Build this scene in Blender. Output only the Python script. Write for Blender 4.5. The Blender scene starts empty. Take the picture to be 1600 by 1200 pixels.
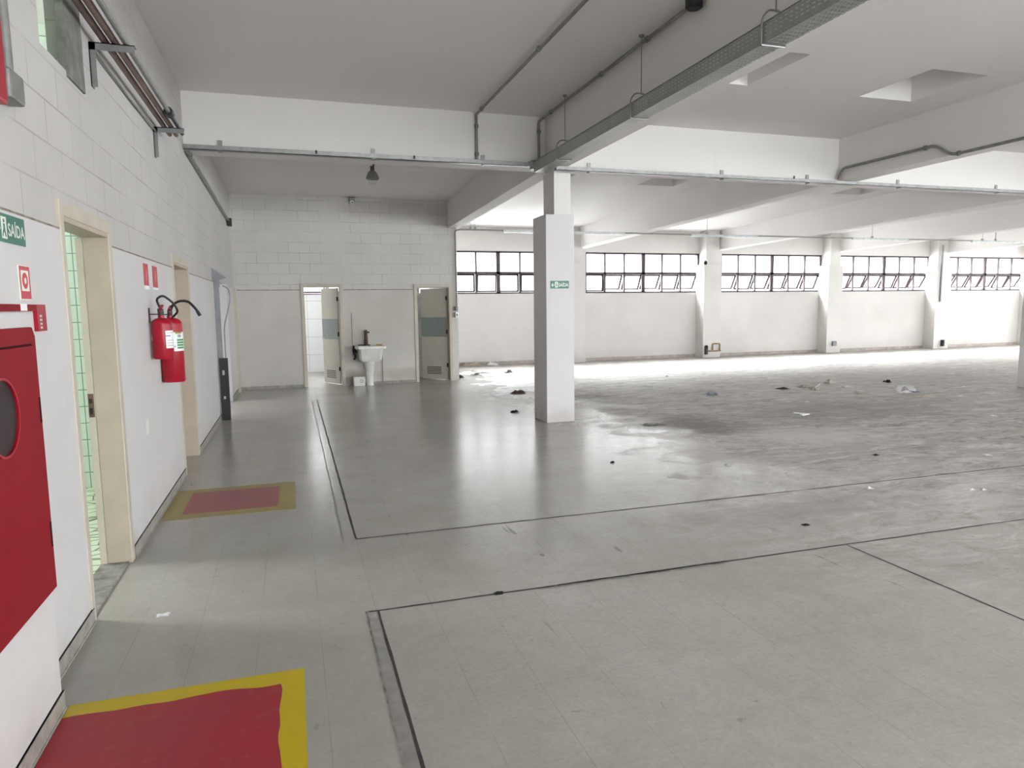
import bpy, bmesh, math, random
from mathutils import Vector, Matrix, noise

sc = bpy.context.scene
COL = sc.collection
rng = random.Random(7)

# ------------------------------------------------------------------ camera
CAM_H = 1.65
cd = bpy.data.cameras.new('camera')
cam = bpy.data.objects.new('camera', cd)
COL.objects.link(cam)
cd.sensor_width = 36.0
cd.lens = 1081.9149 / 1600 * 36.0
cd.clip_start = 0.05
cd.clip_end = 300
YAW, PITCH, ROLL = 3.05674668e-01, 1.12083294e-01, 1.22179616e-02
fwd = Vector((math.sin(YAW) * math.cos(PITCH), math.cos(YAW) * math.cos(PITCH), -math.sin(PITCH)))
rt = Vector((math.cos(YAW), -math.sin(YAW), 0))
dn = fwd.cross(rt)
r2 = rt * math.cos(ROLL) + dn * math.sin(ROLL)
d2 = -rt * math.sin(ROLL) + dn * math.cos(ROLL)
M = Matrix((r2, -d2, -fwd)).transposed().to_4x4()
M.translation = Vector((0, 0, CAM_H))
cam.matrix_world = M
sc.camera = cam

# ------------------------------------------------------------------ view, render quality
sc.view_settings.view_transform = 'Standard'
sc.view_settings.look = 'None'
sc.view_settings.gamma = 1
sc.view_settings.use_curve_mapping = False
sc.view_settings.exposure = 1.97
sc.cycles.use_denoising = True
sc.cycles.max_bounces = 14
sc.cycles.diffuse_bounces = 9
sc.cycles.glossy_bounces = 4
sc.cycles.transparent_max_bounces = 12
sc.cycles.sample_clamp_indirect = 8
sc.cycles.caustics_reflective = False
sc.cycles.caustics_refractive = False

# ------------------------------------------------------------------ sky
FAR_LOW, FAR_HIGH, NEAR_LOW = 1.35, 32.0, 4.0
GROUND = 3.9
w = bpy.data.worlds.new('overcast_sky')
sc.world = w
w.use_nodes = True
nt = w.node_tree
nt.nodes.clear()
tc = nt.nodes.new('ShaderNodeTexCoord')
sep = nt.nodes.new('ShaderNodeSeparateXYZ')
nt.links.new(tc.outputs['Generated'], sep.inputs[0])


def sky_ramp(stops):
    mr = nt.nodes.new('ShaderNodeMapRange')
    mr.inputs['From Min'].default_value = -1
    mr.inputs['From Max'].default_value = 1
    nt.links.new(sep.outputs['Z'], mr.inputs['Value'])
    r = nt.nodes.new('ShaderNodeValToRGB')
    nt.links.new(mr.outputs[0], r.inputs[0])
    e = r.color_ramp.elements
    for i, (p, v) in enumerate(stops):
        el = e[i] if i < 2 else e.new(1.0)
        if i < 2:
            el.position = p
    while len(e) > 1:
        e.remove(e[-1])
    e[0].position = stops[0][0]
    e[0].color = (stops[0][1] / 100,) * 3 + (1,)
    for p, v in stops[1:]:
        el = e.new(p)
        el.color = (v / 100 * 1.0, v / 100 * .985, v / 100 * 1.0, 1)
    return r.outputs[0]


# overcast sky: over the far windows the horizon is dulled by buildings and the light comes from high up,
# over the near side of the hall the sky is open down to the horizon
far_sky = sky_ramp([(0, GROUND), (.49, GROUND), (.51, FAR_LOW), (.67, FAR_LOW * 1.5), (.81, FAR_HIGH), (1, FAR_HIGH)])
near_sky = sky_ramp([(0, GROUND), (.49, GROUND), (.51, NEAR_LOW), (.70, NEAR_LOW * 1.3), (1, 14)])
side = nt.nodes.new('ShaderNodeMapRange')
side.inputs['From Min'].default_value = -.3
side.inputs['From Max'].default_value = .3
nt.links.new(sep.outputs['Y'], side.inputs['Value'])
ramp = nt.nodes.new('ShaderNodeMix')
ramp.data_type = 'RGBA'
nt.links.new(side.outputs[0], ramp.inputs[0])
nt.links.new(near_sky, ramp.inputs[6])
nt.links.new(far_sky, ramp.inputs[7])
bg = nt.nodes.new('ShaderNodeBackground')
bg.inputs['Strength'].default_value = 100.0
out = nt.nodes.new('ShaderNodeOutputWorld')
nt.links.new(ramp.outputs[2], bg.inputs[0])
nt.links.new(bg.outputs[0], out.inputs[0])


def portal(loc, size, direction):
    """A sampling portal in an opening of the shell."""
    l = bpy.data.lights.new('window_daylight', 'AREA')
    l.shape = 'RECTANGLE'
    l.size, l.size_y = size
    l.cycles.is_portal = True
    o = bpy.data.objects.new('window_daylight', l)
    COL.objects.link(o)
    o.location = loc
    o.rotation_euler = Vector(direction).to_track_quat('-Z', 'Z').to_euler()
    return o


# ------------------------------------------------------------------ materials
def lin(c):
    if isinstance(c, str):
        c = [int(c[i:i + 2], 16) / 255 for i in (0, 2, 4)]
    return tuple((x / 12.92 if x <= .04045 else ((x + .055) / 1.055) ** 2.4) for x in c) + (1,)


class NT:
    def __init__(self, name):
        self.m = bpy.data.materials.new(name)
        self.m.use_nodes = True
        self.t = self.m.node_tree
        self.b = self.t.nodes['Principled BSDF']
        self._co = None

    def n(self, kind, **kw):
        nd = self.t.nodes.new(kind)
        for k, v in kw.items():
            setattr(nd, k, v)
        return nd

    def l(self, a, b):
        self.t.links.new(a, b)

    def co(self):
        if not self._co:
            g = self.n('ShaderNodeNewGeometry')
            self._co = g.outputs['Position']
        return self._co

    def noise(self, scale, detail=3, rough=.5, stretch=None, dist=0, off=(0, 0, 0)):
        nd = self.n('ShaderNodeTexNoise')
        nd.inputs['Scale'].default_value = scale
        nd.inputs['Detail'].default_value = detail
        nd.inputs['Roughness'].default_value = rough
        nd.inputs['Distortion'].default_value = dist
        mp = self.n('ShaderNodeMapping')
        self.l(self.co(), mp.inputs[0])
        mp.inputs['Scale'].default_value = stretch or (1, 1, 1)
        mp.inputs['Location'].default_value = off
        self.l(mp.outputs[0], nd.inputs['Vector'])
        return nd.outputs['Fac']

    def ramp(self, x, lo, hi, a=0., b=1.):
        nd = self.n('ShaderNodeMapRange')
        nd.inputs['From Min'].default_value = lo
        nd.inputs['From Max'].default_value = hi
        nd.inputs['To Min'].default_value = a
        nd.inputs['To Max'].default_value = b
        self.l(x, nd.inputs['Value'])
        return nd.outputs[0]

    def math(self, op, a, b=None):
        nd = self.n('ShaderNodeMath', operation=op)
        for i, v in enumerate((a, b)):
            if v is None:
                continue
            if isinstance(v, (int, float)):
                nd.inputs[i].default_value = v
            else:
                self.l(v, nd.inputs[i])
        return nd.outputs[0]

    def mix(self, f, a, b, mode='MIX'):
        nd = self.n('ShaderNodeMix', data_type='RGBA', blend_type=mode)
        for i, v in ((0, f), (6, a), (7, b)):
            if isinstance(v, (int, float)):
                nd.inputs[i].default_value = v
            elif isinstance(v, (tuple, str)):
                nd.inputs[i].default_value = lin(v) if isinstance(v, str) else v
            else:
                self.l(v, nd.inputs[i])
        return nd.outputs[2]

    def bump(self, h, strength=.3, dist=.01, normal=None):
        nd = self.n('ShaderNodeBump')
        nd.inputs['Strength'].default_value = strength
        nd.inputs['Distance'].default_value = dist
        self.l(h, nd.inputs['Height'])
        if normal is not None:
            self.l(normal, nd.inputs['Normal'])
        return nd.outputs[0]

    def xyz(self):
        s = self.n('ShaderNodeSeparateXYZ')
        self.l(self.co(), s.inputs[0])
        return s.outputs


def simple(name, col, rough=.6, metal=0., var=.06, vscale=6., spec=.5, bump=0., coat=0.):
    N = NT(name)
    f = N.noise(vscale, 4, .6)
    c = lin(col) if isinstance(col, str) else col
    dark = tuple(x * (1 - 2 * var) for x in c[:3]) + (1,)
    lite = tuple(min(1, x * (1 + var)) for x in c[:3]) + (1,)
    N.l(N.mix(N.ramp(f, .3, .7), dark, lite), N.b.inputs['Base Color'])
    N.b.inputs['Roughness'].default_value = rough
    N.b.inputs['Metallic'].default_value = metal
    N.b.inputs['Specular IOR Level'].default_value = spec
    N.b.inputs['Coat Weight'].default_value = coat
    if bump:
        N.l(N.bump(N.noise(vscale * 8, 3), bump, .003), N.b.inputs['Normal'])
    return N.m


def wall_mat(name, axis, col='dfddd8', blocks=True, grime=.12, bw=.42, bh=.215, off=0.0, spots=()):
    """White-painted masonry: courses of blocks with soft joints, faint grime."""
    N = NT(name)
    s = N.xyz()
    u = s['Y'] if axis == 'y' else s['X']
    big = N.noise(.7, 4, .6)
    fine = N.noise(9, 4, .6)
    c = lin(col)
    dk = tuple(x * (1 - grime) for x in c[:3]) + (1,)
    base = N.mix(N.ramp(big, .35, .7), c, dk)
    base = N.mix(N.ramp(fine, .5, .8, 0, .25), base, dk)
    # drips and stains
    st = N.noise(3.0, 5, .7, stretch=(1.6, 1.6, .25))
    base = N.mix(N.ramp(st, .62, .85, 0, .35), base, lin('b9b2a4'))
    h = N.noise(60, 3)
    edge = N.ramp(s['Z'], .35, .02, 0, .45)
    base = N.mix(N.math('MULTIPLY', edge, N.ramp(N.noise(2.2, 5, .7), .35, .7)), base, lin('8f887e'))
    for gx, gz, rx, rz, amt, col_ in spots:
        dx = N.math('DIVIDE', N.math('SUBTRACT', u, gx), rx)
        dz = N.math('DIVIDE', N.math('SUBTRACT', s['Z'], gz), rz)
        d = N.math('ADD', N.math('MULTIPLY', dx, dx), N.math('MULTIPLY', dz, dz))
        d = N.math('ADD', d, N.ramp(N.noise(2.0, 5, .7), .2, .8, -.5, .5))
        base = N.mix(N.ramp(d, 1.1, .1, 0, amt), base, lin(col_))
    if blocks:
        cb = N.n('ShaderNodeCombineXYZ')
        N.l(u, cb.inputs[0])
        N.l(N.math('ADD', s['Z'], off), cb.inputs[1])
        br = N.n('ShaderNodeTexBrick')
        N.l(cb.outputs[0], br.inputs['Vector'])
        br.inputs['Scale'].default_value = 1
        br.inputs['Brick Width'].default_value = bw
        br.inputs['Row Height'].default_value = bh
        br.inputs['Mortar Size'].default_value = .006
        br.inputs['Mortar Smooth'].default_value = .6
        br.inputs['Color1'].default_value = (.94, .94, .94, 1)
        br.inputs['Color2'].default_value = (1, 1, 1, 1)
        br.inputs['Mortar'].default_value = (1, 1, 1, 1)
        patch = N.ramp(N.noise(1.7, 3, .6), .38, .66, .1, 1)
        f = N.math('MULTIPLY', br.outputs['Fac'], patch)
        base = N.mix(.6, base, br.outputs['Color'], 'MULTIPLY')
        base = N.mix(N.math('MULTIPLY', f, .6), base, lin('77736c'))
        hh = N.math('SUBTRACT', N.math('MULTIPLY', h, .25), f)
        N.l(N.bump(hh, .35, .006), N.b.inputs['Normal'])
    else:
        N.l(N.bump(N.math('ADD', h, N.noise(4, 2)), .12, .004), N.b.inputs['Normal'])
    N.l(base, N.b.inputs['Base Color'])
    N.b.inputs['Roughness'].default_value = .62
    N.b.inputs['Specular IOR Level'].default_value = .35
    return N.m


MAT = {}
MAT['block_left'] = wall_mat('painted_blocks_left', 'y', col='c5c3c1', bw=.42, bh=.207, off=.02)
MAT['block_back'] = wall_mat('painted_blocks_back', 'x', col='d2d0cd', spots=((2.2, 3.75, 1.3, .25, .35, '8f8c88'), (3.3, 3.5, .5, .4, .25, '96938f'), (-.7, 3.8, .5, .3, .2, '9a9792')))
MAT['plaster'] = wall_mat('white_plaster', 'x', col='d0cfcf', blocks=False, grime=.07)
MAT['plaster_back'] = wall_mat('stained_back_plaster', 'x', col='cfccc6', blocks=False, grime=.16, spots=((1.2, .9, .3, .5, .4, 'a69a90'), (1.9, 1.5, .8, .5, .25, 'bdb2ab'), (1.2, .15, .3, .2, .6, '857a70'), (2.3, .2, .8, .15, .4, 'a39a8e')))
MAT['far_wall'] = wall_mat('white_far_wall', 'x', col='cccac7', blocks=False, grime=.12)
MAT['ceiling'] = wall_mat('white_ceiling', 'x', col='e0dedd', blocks=False, grime=.03)
MAT['beam'] = wall_mat('white_beam', 'x', col='dddbd9', blocks=False, grime=.04)
MAT['column'] = wall_mat('white_column', 'x', col='d5d3d4', blocks=False, grime=.05, spots=((3.6, .05, .25, .12, .35, 'a8a4a0'),))
MAT['cream'] = simple('cream_paint', 'c0b8aa', .45, var=.05)
MAT['cream_lining'] = simple('cream_lining_paint', 'b5a99a', .5, var=.05)
MAT['door_leaf'] = simple('cream_door_laminate', 'c6c2b6', .4, var=.03)
MAT['door_band'] = simple('grey_push_band', '8f9996', .35, var=.04)
MAT['baseboard'] = simple('scuffed_baseboard', '9c9992', .5, var=.18, vscale=14)
MAT['steel_frame'] = simple('dark_rusty_window_steel', '4a3f45', .6, .2, var=.2, vscale=9)
MAT['sash_steel'] = simple('dark_sash_steel', '1f171b', .7, var=.2, spec=.1)
MAT['galv'] = simple('galvanised_steel', '9a9c9b', .38, .75, var=.12, vscale=12)
MAT['conduit'] = simple('grey_conduit', '858582', .45, .25, var=.12, vscale=12)
MAT['bracket'] = simple('grey_bracket_steel', '7c7e7e', .5, .3, var=.1)
MAT['copper_pipe'] = simple('brown_pipe', '7a625a', .45, .2, var=.2, vscale=10)
MAT['concrete_raw'] = simple('raw_concrete', '777772', .9, var=.2, vscale=8, bump=.6)
MAT['red'] = simple('fire_red', 'a00f28', .32, var=.04, spec=.35)
MAT['red_dull'] = simple('cabinet_red', '86131f', .5, var=.05, vscale=3, spec=.12)
MAT['red_dark'] = simple('red_shadow_gap', '38080d', .6, var=.05, spec=.1)
MAT['black'] = simple('black_rubber', '17161a', .45, var=.1)
MAT['dark'] = simple('dark_metal', '2a2a2d', .45, .3, var=.1)
MAT['white_plastic'] = simple('white_plastic', 'dddcda', .4, var=.03)
MAT['paper'] = simple('white_paper', 'f0f0f2', .7, var=.03)
MAT['ceramic'] = simple('sink_ceramic', 'd8dad7', .25, var=.08, vscale=5)
MAT['brown'] = simple('brown_rust', '5f4a40', .7, var=.2)
MAT['rust'] = simple('rusty_orange_pipe', '8d7355', .7, var=.2)
MAT['ochre'] = simple('yellow_soap', 'b49a4a', .7, var=.1)
MAT['sign_green'] = simple('sign_green', '2d6f5f', .4, var=.03)
MAT['sign_white'] = simple('sign_white', 'dfe6dc', .4, var=.02)
MAT['sign_red'] = simple('sign_red', 'c23a45', .4, var=.05)
MAT['label_green'] = simple('label_green', '3f8f52', .5, var=.03)
MAT['label_olive'] = simple('label_olive', '7d9440', .5, var=.03)
MAT['label_blue'] = simple('label_blue', '4c6fae', .5, var=.03)
MAT['label_grey'] = simple('label_grey_print', '9a9c9e', .5, var=.03)
MAT['blue_print'] = simple('blue_print', '5f7396', .5, var=.1)
MAT['silver'] = simple('worn_silver', 'b0b0ae', .35, .6, var=.1)
MAT['track_grey'] = simple('door_track_grey', '8d8f94', .5, .3, var=.08)
MAT['ledge_line'] = simple('dark_ledge', '8f8779', .8, var=.25, vscale=20)  # dark tone for the line along the plaster's top edge
MAT['groove'] = simple('floor_joint_dark', '3c3a38', .8, var=.25, vscale=20)
MAT['groove_light'] = simple('floor_joint_faded', '84827d', .7, var=.25, vscale=14)
MAT['seam_strip'] = simple('floor_strip_grey', '8b8985', .5, var=.15, vscale=9)
MAT['step_blue_light'] = simple('threshold_blue_light', '8d93a2', .35, var=.08)  # blue tint puts the cool daylight of the opening into the colour


def glass_mat():
    N = NT('clear_glass')
    t = N.t
    tr = t.nodes.new('ShaderNodeBsdfTransparent')
    tr.inputs[0].default_value = (.93, .95, .95, 1)
    gl = t.nodes.new('ShaderNodeBsdfGlossy')
    gl.inputs['Roughness'].default_value = .05
    fr = t.nodes.new('ShaderNodeFresnel')
    fr.inputs[0].default_value = 1.4
    mx = t.nodes.new('ShaderNodeMixShader')
    geo = t.nodes.new('ShaderNodeNewGeometry')
    N.l(N.ramp(geo.outputs['Backfacing'], 0, 1, 1.4, 1 / 1.4), fr.inputs[0])
    N.l(fr.outputs[0], mx.inputs[0])
    N.l(tr.outputs[0], mx.inputs[1])
    N.l(gl.outputs[0], mx.inputs[2])
    N.l(mx.outputs[0], t.nodes['Material Output'].inputs[0])
    return N.m


MAT['glass'] = glass_mat()


def dark_glass():
    N = NT('smoked_glass')
    N.b.inputs['Base Color'].default_value = lin('352c2e')
    N.b.inputs['Roughness'].default_value = .4
    N.b.inputs['Specular IOR Level'].default_value = .15
    return N.m


MAT['dark_glass'] = dark_glass()


def tile_mat(name, axis, col, joint, tw, th, rough=.2, mosaic=False):
    N = NT(name)
    s = N.xyz()
    u = {'x': s['X'], 'y': s['Y']}[axis]
    cb = N.n('ShaderNodeCombineXYZ')
    N.l(u, cb.inputs[0])
    N.l(s['Z'], cb.inputs[1])
    br = N.n('ShaderNodeTexBrick')
    br.offset = 0
    N.l(cb.outputs[0], br.inputs['Vector'])
    br.inputs['Scale'].default_value = 1
    br.inputs['Brick Width'].default_value = tw
    br.inputs['Row Height'].default_value = th
    br.inputs['Mortar Size'].default_value = .004
    br.inputs['Color1'].default_value = lin(col)
    br.inputs['Color2'].default_value = lin(col)
    br.inputs['Mortar'].default_value = lin(joint)
    c = br.outputs['Color']
    if mosaic:
        v = N.n('ShaderNodeTexVoronoi', feature='DISTANCE_TO_EDGE')
        v.inputs['Scale'].default_value = 22
        N.l(N.co(), v.inputs['Vector'])
        low = N.ramp(s['Z'], -.2, -.3)
        line = N.math('MULTIPLY', N.ramp(v.outputs['Distance'], .05, .02), low)
        grn = N.math('MULTIPLY', low, 1.0)
        c = N.mix(grn, c, lin('a9b69a'))
        c = N.mix(line, c, lin('33402f'))
    N.l(c, N.b.inputs['Base Color'])
    N.b.inputs['Roughness'].default_value = rough
    return N.m


MAT['tile_green'] = tile_mat('pale_green_tile', 'x', 'd9e6dd', '84948c', .155, .155)
MAT['tile_green_y'] = tile_mat('pale_green_side_tile', 'y', 'c8dccf', '6f8079', .2, .165)
MAT['tile_white'] = tile_mat('white_wall_tile', 'x', 'e8e9ea', 'a2a5a8', .39, .46)
MAT['tile_white_y'] = tile_mat('white_side_wall_tile', 'y', 'e8e9ea', 'a2a5a8', .39, .46)


def mosaic_floor():
    N = NT('pale_green_crazy_floor')
    v = N.n('ShaderNodeTexVoronoi', feature='DISTANCE_TO_EDGE')
    v.inputs['Scale'].default_value = 7
    N.l(N.co(), v.inputs['Vector'])
    N.l(N.mix(N.ramp(v.outputs['Distance'], .02, .06), lin('39452f'), lin('c3cdb6')), N.b.inputs['Base Color'])
    N.b.inputs['Roughness'].default_value = .35
    return N.m


MAT['floor_green'] = mosaic_floor()
MAT['green_paint'] = simple('pale_green_paint', 'dcece0', .6)


def perforated():
    """Galvanised sheet with real see-through punched slots."""
    N = NT('perforated_galvanised_sheet')
    s = N.xyz()

    def cell(v, period, fill):
        f = N.math('FRACT', N.math('DIVIDE', v, period))
        return N.math('LESS_THAN', N.math('ABSOLUTE', N.math('SUBTRACT', f, .5)), fill / 2)
    row = N.math('ADD', s['Z'], s['X'])
    a = N.math('MULTIPLY', cell(s['Y'], .05, .55), cell(row, .027, .42))
    f = N.noise(8, 3)
    N.l(N.mix(f, lin('8d8f8d'), lin('a9aba9')), N.b.inputs['Base Color'])
    N.b.inputs['Metallic'].default_value = .4
    N.b.inputs['Roughness'].default_value = .35
    N.l(N.math('SUBTRACT', 1.0, a), N.b.inputs['Alpha'])
    return N.m


MAT['perforated'] = perforated()


def floor_mat():
    N = NT('worn_grey_vinyl_floor')
    s = N.xyz()
    x, y = s['X'], s['Y']
    n1 = N.noise(.9, 5, .6)
    n2 = N.noise(5.5, 5, .7)
    n3 = N.noise(26, 4, .7)
    base = N.mix(N.ramp(n1, .3, .7), lin('a4a09b'), lin('b0ada9'))
    base = N.mix(N.ramp(n2, .3, .8, 0, .5), base, lin('b2afab'))
    base = N.mix(N.ramp(n3, .55, .8, 0, .35), base, lin('77756f'))
    # the middle and right of the hall is more scuffed
    zone = N.math('MULTIPLY', N.ramp(x, 2.2, 4.5), N.ramp(y, 2.0, 4.5))
    cloud = N.noise(2.2, 7, .7, dist=.5, off=(1, 8, 0))
    base = N.mix(N.ramp(cloud, .42, .68, 0, .3), base, lin('8a867f'))
    mark = N.noise(9, 3, .6, dist=1.2, off=(3, 3, 0))
    base = N.mix(N.ramp(mark, .70, .76, 0, .45), base, lin('605c57'))
    # long scuffs and dust swirls
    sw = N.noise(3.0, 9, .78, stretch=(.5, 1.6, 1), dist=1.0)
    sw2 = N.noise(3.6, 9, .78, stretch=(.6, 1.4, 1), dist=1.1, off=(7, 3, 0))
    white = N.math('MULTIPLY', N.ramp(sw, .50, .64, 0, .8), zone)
    dark = N.math('MULTIPLY', N.ramp(sw2, .50, .66, 0, .85), zone)
    fine = N.noise(45, 6, .75)
    base = N.mix(N.ramp(fine, .35, .7, 0, .3), base, lin('7d7b77'))
    mid = N.noise(11, 6, .7, off=(4, 4, 0))
    base = N.mix(N.ramp(mid, .52, .7, 0, .22), base, lin('83817c'))
    near = N.math('MULTIPLY', N.ramp(x, 1.0, .2), N.ramp(y, 9, 3))
    base = N.mix(N.math('MULTIPLY', near, .35), base, lin('82807b'))  # left foreground darkened in colour to stand in for its weaker light
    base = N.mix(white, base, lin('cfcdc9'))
    base = N.mix(dark, base, lin('5f5954'))

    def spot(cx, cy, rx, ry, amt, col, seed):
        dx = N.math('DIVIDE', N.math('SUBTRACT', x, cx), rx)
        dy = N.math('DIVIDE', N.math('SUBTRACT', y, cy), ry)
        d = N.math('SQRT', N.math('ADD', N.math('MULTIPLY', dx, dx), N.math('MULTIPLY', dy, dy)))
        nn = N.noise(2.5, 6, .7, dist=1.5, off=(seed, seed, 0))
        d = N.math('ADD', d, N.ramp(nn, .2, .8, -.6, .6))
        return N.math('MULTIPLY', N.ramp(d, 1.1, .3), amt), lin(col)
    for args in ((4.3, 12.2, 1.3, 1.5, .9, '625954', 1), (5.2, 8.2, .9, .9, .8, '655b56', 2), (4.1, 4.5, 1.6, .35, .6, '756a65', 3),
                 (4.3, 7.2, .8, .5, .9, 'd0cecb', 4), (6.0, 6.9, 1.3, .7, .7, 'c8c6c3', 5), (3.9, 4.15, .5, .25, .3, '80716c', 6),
                 (8.2, 8.5, 2.6, 1.2, .55, '75716c', 8), (12, 12, 4, 2, .4, '85807b', 9)):
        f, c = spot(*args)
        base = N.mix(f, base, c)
    # tile joints 30 cm apart
    nn = N.ramp(N.noise(1.5, 3, .6), .35, .65, .15, 1.0)
    gx = N.math('ABSOLUTE', N.math('SUBTRACT', N.math('FRACT', N.math('DIVIDE', N.math('ADD', x, -.07), .3)), .5))
    gy = N.math('ABSOLUTE', N.math('SUBTRACT', N.math('FRACT', N.math('DIVIDE', N.math('ADD', y, -.01), .3)), .5))
    g = N.math('MAXIMUM', N.ramp(gx, .493, .499), N.math('MULTIPLY', N.ramp(gy, .494, .5), .5))
    base = N.mix(N.math('MULTIPLY', g, N.math('MULTIPLY', nn, .5)), base, lin('55524d'))
    # little dark scratches
    sc_ = N.noise(7, 2, .5, stretch=(1, .25, 1), dist=.6, off=(2, 9, 0))
    base = N.mix(N.math('MULTIPLY', N.ramp(sc_, .74, .78), .5), base, lin('56534f'))
    N.l(base, N.b.inputs['Base Color'])
    wob = N.ramp(N.noise(1.1, 5, .6, off=(5, 1, 0)), .25, .75, -1.1, 1.1)
    dust = N.math('MULTIPLY', N.ramp(N.math('ADD', x, wob), 3.9, 5.0), N.ramp(y, 4.0, 6.0))
    ro = N.math('ADD', N.ramp(n1, .2, .8, .19, .24), N.math('MULTIPLY', dust, .33))
    N.l(ro, N.b.inputs['Roughness'])
    N.l(N.ramp(dust, 0, 1, .45, .2), N.b.inputs['Specular IOR Level'])
    h = N.math('ADD', N.math('MULTIPLY', N.noise(22, 5, .65, dist=.8), .55), N.math('MULTIPLY', N.noise(4, 2, .4), .5))
    N.l(N.bump(h, .10, .012), N.b.inputs['Normal'])
    return N.m


MAT['floor'] = floor_mat()


def floor_paint(name, a, b, rough=.35, wear='8e8d88', amt=.25):
    N = NT(name)
    n = N.noise(2.5, 4, .6)
    base = N.mix(N.ramp(n, .3, .7), lin(a), lin(b))
    n3 = N.noise(18, 5, .7)
    base = N.mix(N.ramp(n3, .55, .85, 0, amt), base, lin(wear))
    N.l(base, N.b.inputs['Base Color'])
    N.b.inputs['Roughness'].default_value = rough
    N.b.inputs['Specular IOR Level'].default_value = .25
    return N.m


MAT['paint_red'] = floor_paint('red_floor_paint', '8f2f39', '9a2733')
MAT['paint_yellow'] = floor_paint('yellow_floor_paint', 'b3a221', 'bba516')
MAT['paint_red_old'] = floor_paint('faded_red_floor_paint', '8e5358', '93474f', amt=.45)
MAT['paint_yellow_old'] = floor_paint('faded_yellow_floor_paint', '8d8052', '9c8b4a', amt=.45)

# ------------------------------------------------------------------ mesh helpers


class MB:
    def __init__(self):
        self.bm = bmesh.new()

    def box(self, x0, x1, y0, y1, z0, z1):
        v = [self.bm.verts.new(p) for p in ((x0, y0, z0), (x1, y0, z0), (x1, y1, z0), (x0, y1, z0), (x0, y0, z1), (x1, y0, z1), (x1, y1, z1), (x0, y1, z1))]
        for f in ((0, 3, 2, 1), (4, 5, 6, 7), (0, 1, 5, 4), (1, 2, 6, 5), (2, 3, 7, 6), (3, 0, 4, 7)):
            self.bm.faces.new([v[i] for i in f])
        return v

    def hexa(self, p):
        v = [self.bm.verts.new(q) for q in p]
        for f in ((0, 3, 2, 1), (4, 5, 6, 7), (0, 1, 5, 4), (1, 2, 6, 5), (2, 3, 7, 6), (3, 0, 4, 7)):
            self.bm.faces.new([v[i] for i in f])
        return v

    def poly(self, pts):
        self.bm.faces.new([self.bm.verts.new(p) for p in pts])

    def prism(self, pts, d):
        """A flat outline swept by vector d."""
        d = Vector(d)
        a = [self.bm.verts.new(p) for p in pts]
        b = [self.bm.verts.new(Vector(p) + d) for p in pts]
        self.bm.faces.new(a)
        self.bm.faces.new(b[::-1])
        n = len(a)
        for i in range(n):
            self.bm.faces.new((a[i], b[i], b[(i + 1) % n], a[(i + 1) % n]))

    def tube(self, pts, r, seg=10, radii=None):
        pts = [Vector(p) for p in pts]
        rings = []
        n = len(pts)
        prev = None
        for i, p in enumerate(pts):
            if i == 0:
                d = pts[1] - p
            elif i == n - 1:
                d = p - pts[-2]
            else:
                d = (pts[i + 1] - p).normalized() + (p - pts[i - 1]).normalized()
            d.normalize()
            if prev is None:
                up = Vector((0, 0, 1)) if abs(d.z) < .9 else Vector((1, 0, 0))
                a = d.cross(up).normalized()
            else:
                a = (prev - d * prev.dot(d)).normalized()
            prev = a
            b = d.cross(a)
            rr = radii[i] if radii else r
            rings.append([self.bm.verts.new(p + (a * math.cos(t) + b * math.sin(t)) * rr) for t in [2 * math.pi * k / seg for k in range(seg)]])
        for i in range(n - 1):
            for k in range(seg):
                self.bm.faces.new((rings[i][k], rings[i][(k + 1) % seg], rings[i + 1][(k + 1) % seg], rings[i + 1][k]))
        self.bm.faces.new(rings[0][::-1])
        self.bm.faces.new(rings[-1])

    def lathe(self, prof, c=(0, 0, 0), seg=24, sx=1, sy=1):
        """prof: (radius, z) from bottom to top, capped."""
        c = Vector(c)
        rings = []
        for r, z in prof:
            rings.append([self.bm.verts.new(c + Vector((r * sx * math.cos(2 * math.pi * k / seg), r * sy * math.sin(2 * math.pi * k / seg), z))) for k in range(seg)])
        for i in range(len(rings) - 1):
            for k in range(seg):
                self.bm.faces.new((rings[i][k], rings[i][(k + 1) % seg], rings[i + 1][(k + 1) % seg], rings[i + 1][k]))
        self.bm.faces.new(rings[0][::-1])
        self.bm.faces.new(rings[-1])

    def build(self, name, mat, parent=None, bevel=0, smooth=False, loc=None):
        bmesh.ops.recalc_face_normals(self.bm, faces=self.bm.faces)
        me = bpy.data.meshes.new(name)
        self.bm.to_mesh(me)
        self.bm.free()
        if smooth:
            for p in me.polygons:
                p.use_smooth = True
        me.materials.append(mat)
        o = bpy.data.objects.new(name, me)
        COL.objects.link(o)
        if loc is not None:
            o.location = loc
            me.transform(Matrix.Translation(-Vector(loc)))
        if parent:
            o.parent = parent
            o.matrix_parent_inverse = Matrix.Translation(-parent.location) if loc is None else Matrix()
            if loc is not None:
                o.location = Vector(loc) - parent.location
        if bevel:
            m = o.modifiers.new('bevel', 'BEVEL')
            m.width = bevel
            m.segments = 2
            m.limit_method = 'ANGLE'
        if smooth:
            m = o.modifiers.new('edges', 'EDGE_SPLIT')
            m.split_angle = math.radians(40)
        return o


def tag(o, label, cat, group=None, kind=None):
    o['label'] = label
    o['category'] = cat
    if group:
        o['group'] = group
    if kind:
        o['kind'] = kind
    return o


def S(o, label, cat='wall'):
    return tag(o, label, cat, kind='structure')


def empty(name, loc, label, cat, group=None, kind=None):
    o = bpy.data.objects.new(name, None)
    o.empty_display_size = .1
    COL.objects.link(o)
    o.location = loc
    bpy.context.view_layer.update()
    return tag(o, label, cat, group, kind)


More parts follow.
